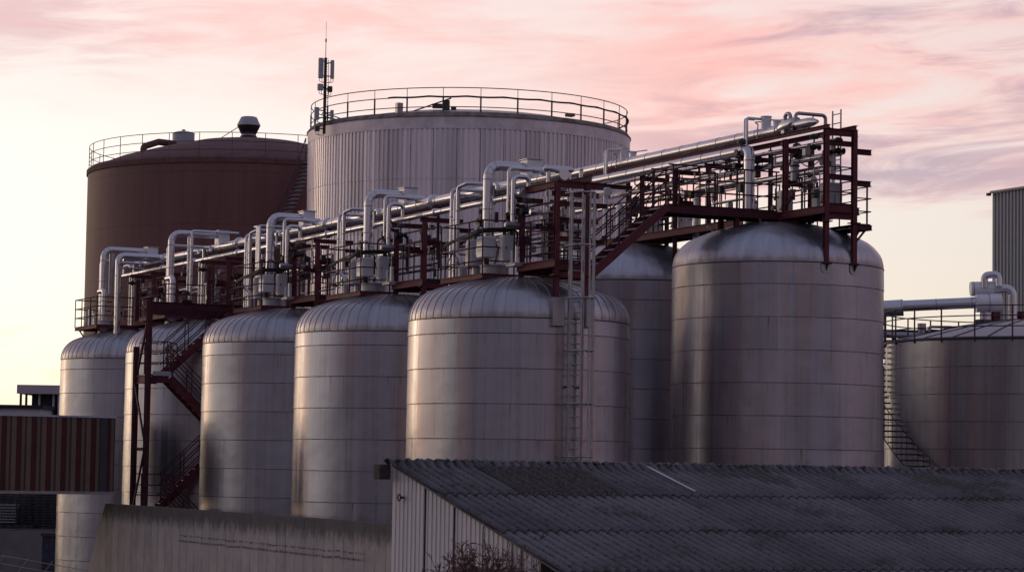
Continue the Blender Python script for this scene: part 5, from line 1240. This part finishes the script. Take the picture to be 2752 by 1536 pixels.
# ------------------------------------------------------------------ shed with fibre cement roof in the foreground
U0, V0, Z0 = -24.82, -14.39, 6.0; TS = .24
t = thing('lean_to_shed', U0, V0, 0, 'low shed with a mossy corrugated roof and white gable', 'shed')
pitch = .177; nw = 98; LV = nw*pitch
def wave(f): return .034*math.cos(2*pi*f)
rows = [(0.0, 2.06), (1.96, 4.22), (4.12, 6.38), (6.28, 8.4)]
mb = MB()
for k, (l0, l1) in enumerate(rows):
    cuts = [l0, (l0+l1)/2, l1]; m = nw*8+1; jit = [random.uniform(-.012, .012) for _ in range(nw//6+2)]
    base = len(mb.v); lift0, lift1 = -.004, .022
    vs = []
    for top in (1, 0):
        for ci, l in enumerate(cuts):
            for j in range(m):
                sh = jit[(j//8)//6]
                ll = l + (sh if ci == 2 else 0)
                lift = lift0 + (lift1-lift0)*ci/2 + (.0035 if ((j//8)//6) % 2 else 0)
                vs.append((U0-ll, V0+j*pitch/8, Z0-TS*ll+wave(j/8)+lift - (0 if top else .009)))
    fs = []
    for a in range(2):
        for j in range(m-1):
            fs.append((a*m+j, (a+1)*m+j, (a+1)*m+j+1, a*m+j+1)); b = 3*m
            fs.append((b+a*m+j, b+a*m+j+1, b+(a+1)*m+j+1, b+(a+1)*m+j))
    for j in range(m-1): fs.append((2*m+j, 5*m+j, 5*m+j+1, 2*m+j+1))
    for a in range(2): fs.append((a*m, 3*m+a*m, 3*m+(a+1)*m, (a+1)*m))
    mb.add(vs, fs, True)
rf = mb.build('roof', M['roof'], t)
# moss covered sheet laid in the top course
mo = MB(); j0, j1 = 8, 19; m = (j1-j0)*8+1; vs = []
for l in (.12, .7, 1.4, 2.0):
    for j in range(m):
        ff = j0+j/8; vs.append((U0-l-.0, V0+ff*pitch, Z0-TS*l+wave(ff)*.92+.014+.022*l/2.06+random.uniform(-.004, .006)))
mo.add(vs, [(a*m+j, (a+1)*m+j, (a+1)*m+j+1, a*m+j+1) for a in range(3) for j in range(m-1)], True)
mo.build('mossy_sheet', M['moss'], t, label='dark moss covered sheet in the top row of the roof')
MB().bar((U0-.14, V0+4.80, Z0-TS*.14+.052), (U0-1.9, V0+4.76, Z0-TS*1.9+.07), .04, .015).build('pale_strip', M['strip_white'], t)
# ridge caps: scalloped pieces, each a little crooked
rc = MB(); q = V0-.03; k = 0
while q < V0+LV-.2:
    w_ = 1.08; tilt = random.uniform(-.014, .016); m = 49; vs = []
    for (o, zz) in ((-.30, -.085), (-.17, -.02), (-.06, .038), (0, .052), (.07, .035), (.22, -.02)):
        for j in range(m):
            f = j/(m-1); vv = q+f*w_
            s_ = wave((vv-V0)/pitch)*(1.0 if abs(o) > .1 else .55) + random.uniform(-.004, .004)
            vs.append((U0+o, vv, Z0+zz+TS*min(0, o)*.2+s_+tilt*(f-.5)+.022+.006*(k % 2)))
    rc.add(vs, [(a*m+j, a*m+j+1, (a+1)*m+j+1, (a+1)*m+j) for a in range(5) for j in range(m-1)], True)
    for a in range(26):
        rr = random.uniform(.014, .034); rc.ball((U0+random.uniform(-.16, .06), q+random.uniform(0, w_), Z0+.06+random.uniform(-.02, .012)), rr, 4, .7)
    q += w_-.05; k += 1
rc.build('ridge_cap', M['roof'], t)
# gable wall of profiled sheets
gw = MB(); pts = []; GV = V0+.10; GL = 5.6; ng = 34
for j in range(ng):
    for f, o in ((0, 0), (.80, 0), (.84, .014), (.96, .014)): pts.append((U0+.04-(j+f)*GL/ng, GV-o))
n = len(pts)
vs = [(u, v, 0) for u, v in pts] + [(u, v, Z0-TS*(U0-u)-.05) for u, v in pts]
gw.add(vs, [(j, j+1, n+j+1, n+j) for j in range(n-1)])
gw.build('gable_wall', M['gable'], t)
sm = MB()
for q in (1.28, 2.42, 3.5): sm.box(U0-.06-q-.004, U0-.06-q+.004, GV-.026, GV-.001, 0, Z0-TS*q-.09)
sm.build('sheet_joint', M['dark_steel'], t)
dkw = MB().box(U0-8.2, U0-5.68, GV+.02, GV+.08, 0, Z0-TS*8.2-.02); dkw.build('dark_wall', M['timber'], t)
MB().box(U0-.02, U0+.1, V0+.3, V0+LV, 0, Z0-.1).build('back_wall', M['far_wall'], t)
MB().bbox(U0-.10, U0+.16, V0-.20, V0-.0, Z0-.27, Z0-.02, .01).build('ridge_beam', M['timber'], t)
MB().bar((U0-.05, V0+.05, Z0-.035), (U0-8.3, V0+.05, Z0-TS*8.25-.04), .03, .03).build('barge_board', M['roof'], t)
rh = MB(); c_ = (U0-.42, GV-.08, Z0-.56)
rh.tube([(c_[0]+.055*math.cos(2*pi*j/14), c_[1], c_[2]+.055*math.sin(2*pi*j/14)) for j in range(14)], .014, 6, closed=True); rh.axcyl((c_[0]-.05, GV-.02, c_[2]), (c_[0]-.12, GV-.09, c_[2]), .02, 8)
rh.build('iron_ring', M['dark_steel'], t)
# bare shrub against the gable
def shrub(name, lab, uc, vc, h, wd_, nst, seed, mat='twig'):
    rnd = random.Random(seed); mb = MB()
    def grow(p, d, L, r, dep):
        k = 3; pts = [p]
        for _ in range(k):
            d = (d + Vector((rnd.gauss(0, .22), rnd.gauss(0, .22), rnd.gauss(.03, .16)))).normalized(); p = p + d*L/k; pts.append(p)
        mb.tube([tuple(q) for q in pts], [max(.0042, r*(1-.5*j/k)) for j in range(k+1)], 4, caps=False)
        if dep > 0:
            for _ in range(rnd.choice((2, 3, 3))):
                b = pts[rnd.randint(1, k)]
                grow(b, (d + Vector((rnd.gauss(0, .7), rnd.gauss(0, .7), rnd.gauss(.05, .5)))).normalized(), L*rnd.uniform(.45, .75), r*.6, dep-1)
    for _ in range(nst):
        a = rnd.uniform(0, 2*pi); q = Vector((uc+rnd.gauss(0, wd_*.35), vc+rnd.uniform(-.3, .0), h[0]))
        grow(q, Vector((math.cos(a)*.45, math.sin(a)*.12, 1)).normalized(), (h[1]-h[0])*rnd.uniform(.36, .58), .011, 5)
    return mb.build(name, M[mat], None, 'shrub', lab)
shrub('bare_shrub', 'leafless reddish shrub against the white gable wall', U0-4.6, GV-.45, (3.2, 4.8), .62, 44, 3)
shrub('bare_shrub', 'dark leafless shrub under the eave beside the white gable', U0-5.6, GV-.4, (2.8, 4.6), 1.0, 52, 8)

# ------------------------------------------------------------------ concrete wall
t_ = MB(); vw = -5.0
pr_ = [(22.75, 4.43), (26.3, 0.), (-18, 0.), (-18, 4.43)]
vs = [(u, vw, z) for u, z in pr_] + [(u, vw+.3, z) for u, z in pr_]
t_.add(vs, [(3, 2, 1, 0), (4, 5, 6, 7), (0, 1, 5, 4), (1, 2, 6, 5), (2, 3, 7, 6), (3, 0, 4, 7)])
o = t_.build('concrete_wall', M['concrete'], None, 'wall', 'board-marked concrete wall with a slanted end and mossy top')
for v_ in o.data.vertices: v_.co.z -= 4.43; v_.co.y += o['o'][0]-10.; v_.co.x += o['o'][1]-vw
o.location = W(10., vw, 4.43)

# ------------------------------------------------------------------ striped canopy building, yard and far buildings on the left
su0, svr = 21.6, -5.06
t = thing('striped_building', su0, svr-4, 0, 'raised building clad in maroon and tan vertical stripes', 'building')
o = MB().box(su0, su0+4.2, svr-9, svr, 4.86, 7.40).build('cladding', M['stripes'], t)
MB().box(su0-.03, su0+4.25, svr-9.05, svr+.03, 7.40, 7.46).build('coping', M['strip_white'], t)
MB().box(su0-.05, su0+4.2, svr-9, svr+.05, 4.76, 4.86).build('bottom_trim', M['clad_dull'], t)
cp = MB()
for v in (svr-8.5, svr-4.6): cp.box(su0+3.4, su0+3.7, v, v+.3, 0, 4.76)
cp.build('pillar', M['dark_steel'], t)
# yard retaining wall with a door
def P2(x, y): return UV(x, y)
a = P2(-34, 118); b = P2(-19.0, 113)
t = thing('yard_wall', *P2(-24, 114), 0, 'low dim retaining wall in the yard below the striped building', 'wall')
MB().bar((*a, 1.35), (*b, 1.35), .5, 2.7).build('wall', M['yard_wall'], t)
MB().bar((*P2(-20.75, 113.2), 1.3), (*P2(-19.3, 112.75), 1.3), .12, 2.45).build('door', M['door_blue'], t)
MB().bar((*P2(-20.8, 113.15), 2.58), (*P2(-19.2, 112.65), 2.58), .2, .14).build('lintel', M['timber'], t)
# stacks of racking on the terrace behind it
MB().add([(*P2(-38, 119), 2.72), (*P2(-19, 113.3), 2.72), (*P2(-17, 122), 2.72), (*P2(-38, 128), 2.72)], [(0, 1, 2, 3)]).build('terrace', M['yard_ground'], None, kind='structure')
def pallet(x, y, z0, w_, d_, nlay, lab, mat, lay=.13):
    t = thing('rack_stack', *P2(x, y), z0, lab, 'stack', 'stacked racking in the yard')
    for k in range(nlay):
        mb = MB(); z = z0 + k*lay; j = random.uniform(-.03, .03)
        for e in (0, 1): mb.bar((*P2(x+j, y+e*d_), z+.03), (*P2(x+w_+j, y+e*d_+.02), z+.03), .06, .05)
        for e in range(7): mb.bar((*P2(x+j+e*w_/6, y), z+.06), (*P2(x+j+e*w_/6, y+d_), z+.06), .05, .03)
        mb.build('grid', M[mat], t)
    mb = MB()
    for px_ in (0, w_):
        for e in (0, d_): mb.bar((*P2(x+px_, y+e), z0), (*P2(x+px_, y+e), z0+nlay*lay+.05), .05)
    mb.build('corner_post', M['rack_steel'], t)
pallet(-23.55, 116.9, 2.98, .85, .9, 7, 'pale stack of steel grids in the yard, lightest of the stacks', 'rack_light')
pallet(-24.6, 118.4, 2.73, 2.3, 1.2, 12, 'tall dark stack of steel grids, wider and lower of the two', 'rack_steel')
pallet(-22.0, 117.9, 2.73, 2.4, 1.2, 14, 'tallest dark stack of steel grids beside the tank foot', 'rack_steel')
pallet(-24.1, 116.7, 2.73, 2.2, 1.1, 2, 'low flat heap of grids in front of the other stacks', 'rack_steel', .09)
bw = MB(); bw.bar((*P2(-34, 124), 3.6), (*P2(-14, 121), 3.6), .2, 3.2)
bw.build('dark_shed_wall', M['far_dark'], None, 'wall', 'dark wall closing the yard behind the grid stacks')
# wire fence, bottom left
t = thing('wire_fence', *P2(-19, 97.3), 0, 'slack wire fence crossing the yard before the concrete wall end', 'fence')
fx0, fx1, FY = -23.5, -15.2, 97.3
for k, z in enumerate((2.62, 2.36, 2.08)):
    pts = []
    for j in range(25):
        f = j/24; x = fx0+(fx1-fx0)*f; pts.append((*P2(x, FY+.3*f), z - 1.0*f*(.8+.2*f) - .04*math.sin(f*pi*3+k) - .03*k*f + random.uniform(-.006, .006)))
    MB().tube(pts, .013, 5).build('wire', M['wire'], t)
for j in range(9):
    f = (j+.3)/9; x = fx0+(fx1-fx0)*f; MB().tube([(*P2(x+.22, FY+.3*f), 2.72-.95*f), (*P2(x-.36, FY+.3*f), 1.9-.95*f)], .008, 4).build('cross_wire', M['wire'], t)
for x, h in ((-23.6, 2.8), (-15.1, 1.8)): MB().tube([(*P2(x, FY), 0), (*P2(x, FY), h)], .05, 8).build('post', M['rack_steel'], t)
# far buildings
def wbox(x0, x1, y0, y1, z0, z1):
    mb = MB(); c = [P2(x0, y0), P2(x1, y0), P2(x1, y1), P2(x0, y1)]; return mb.prism(c, z0, z1)
t = thing('roof_terrace_building', *P2(-28, 160), 0, 'distant flat-roofed block with open roof terrace', 'building')
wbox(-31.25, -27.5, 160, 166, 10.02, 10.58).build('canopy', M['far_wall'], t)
for x in (-31.1, -30.75): wbox(x, x+.12, 160.2, 160.4, 9.0, 10.02).build('pillar', M['far_dark'], t)
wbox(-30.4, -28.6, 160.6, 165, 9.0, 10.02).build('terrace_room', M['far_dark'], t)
for x in (-29.95, -29.05): wbox(x, x+.12, 160.4, 160.6, 9.0, 10.02).build('mullion', M['far_pale'], t)
wbox(-28.65, -25.5, 160.1, 166, 6, 10.0).build('stair_block', M['far_pale'], t)
wbox(-40, -28.8, 156, 166, 9.0, 9.22).build('roof_edge', M['far_dark'], t); wbox(-39.8, -29., 156.2, 166, 0, 9.0).build('wall', M['far_pale'], t)
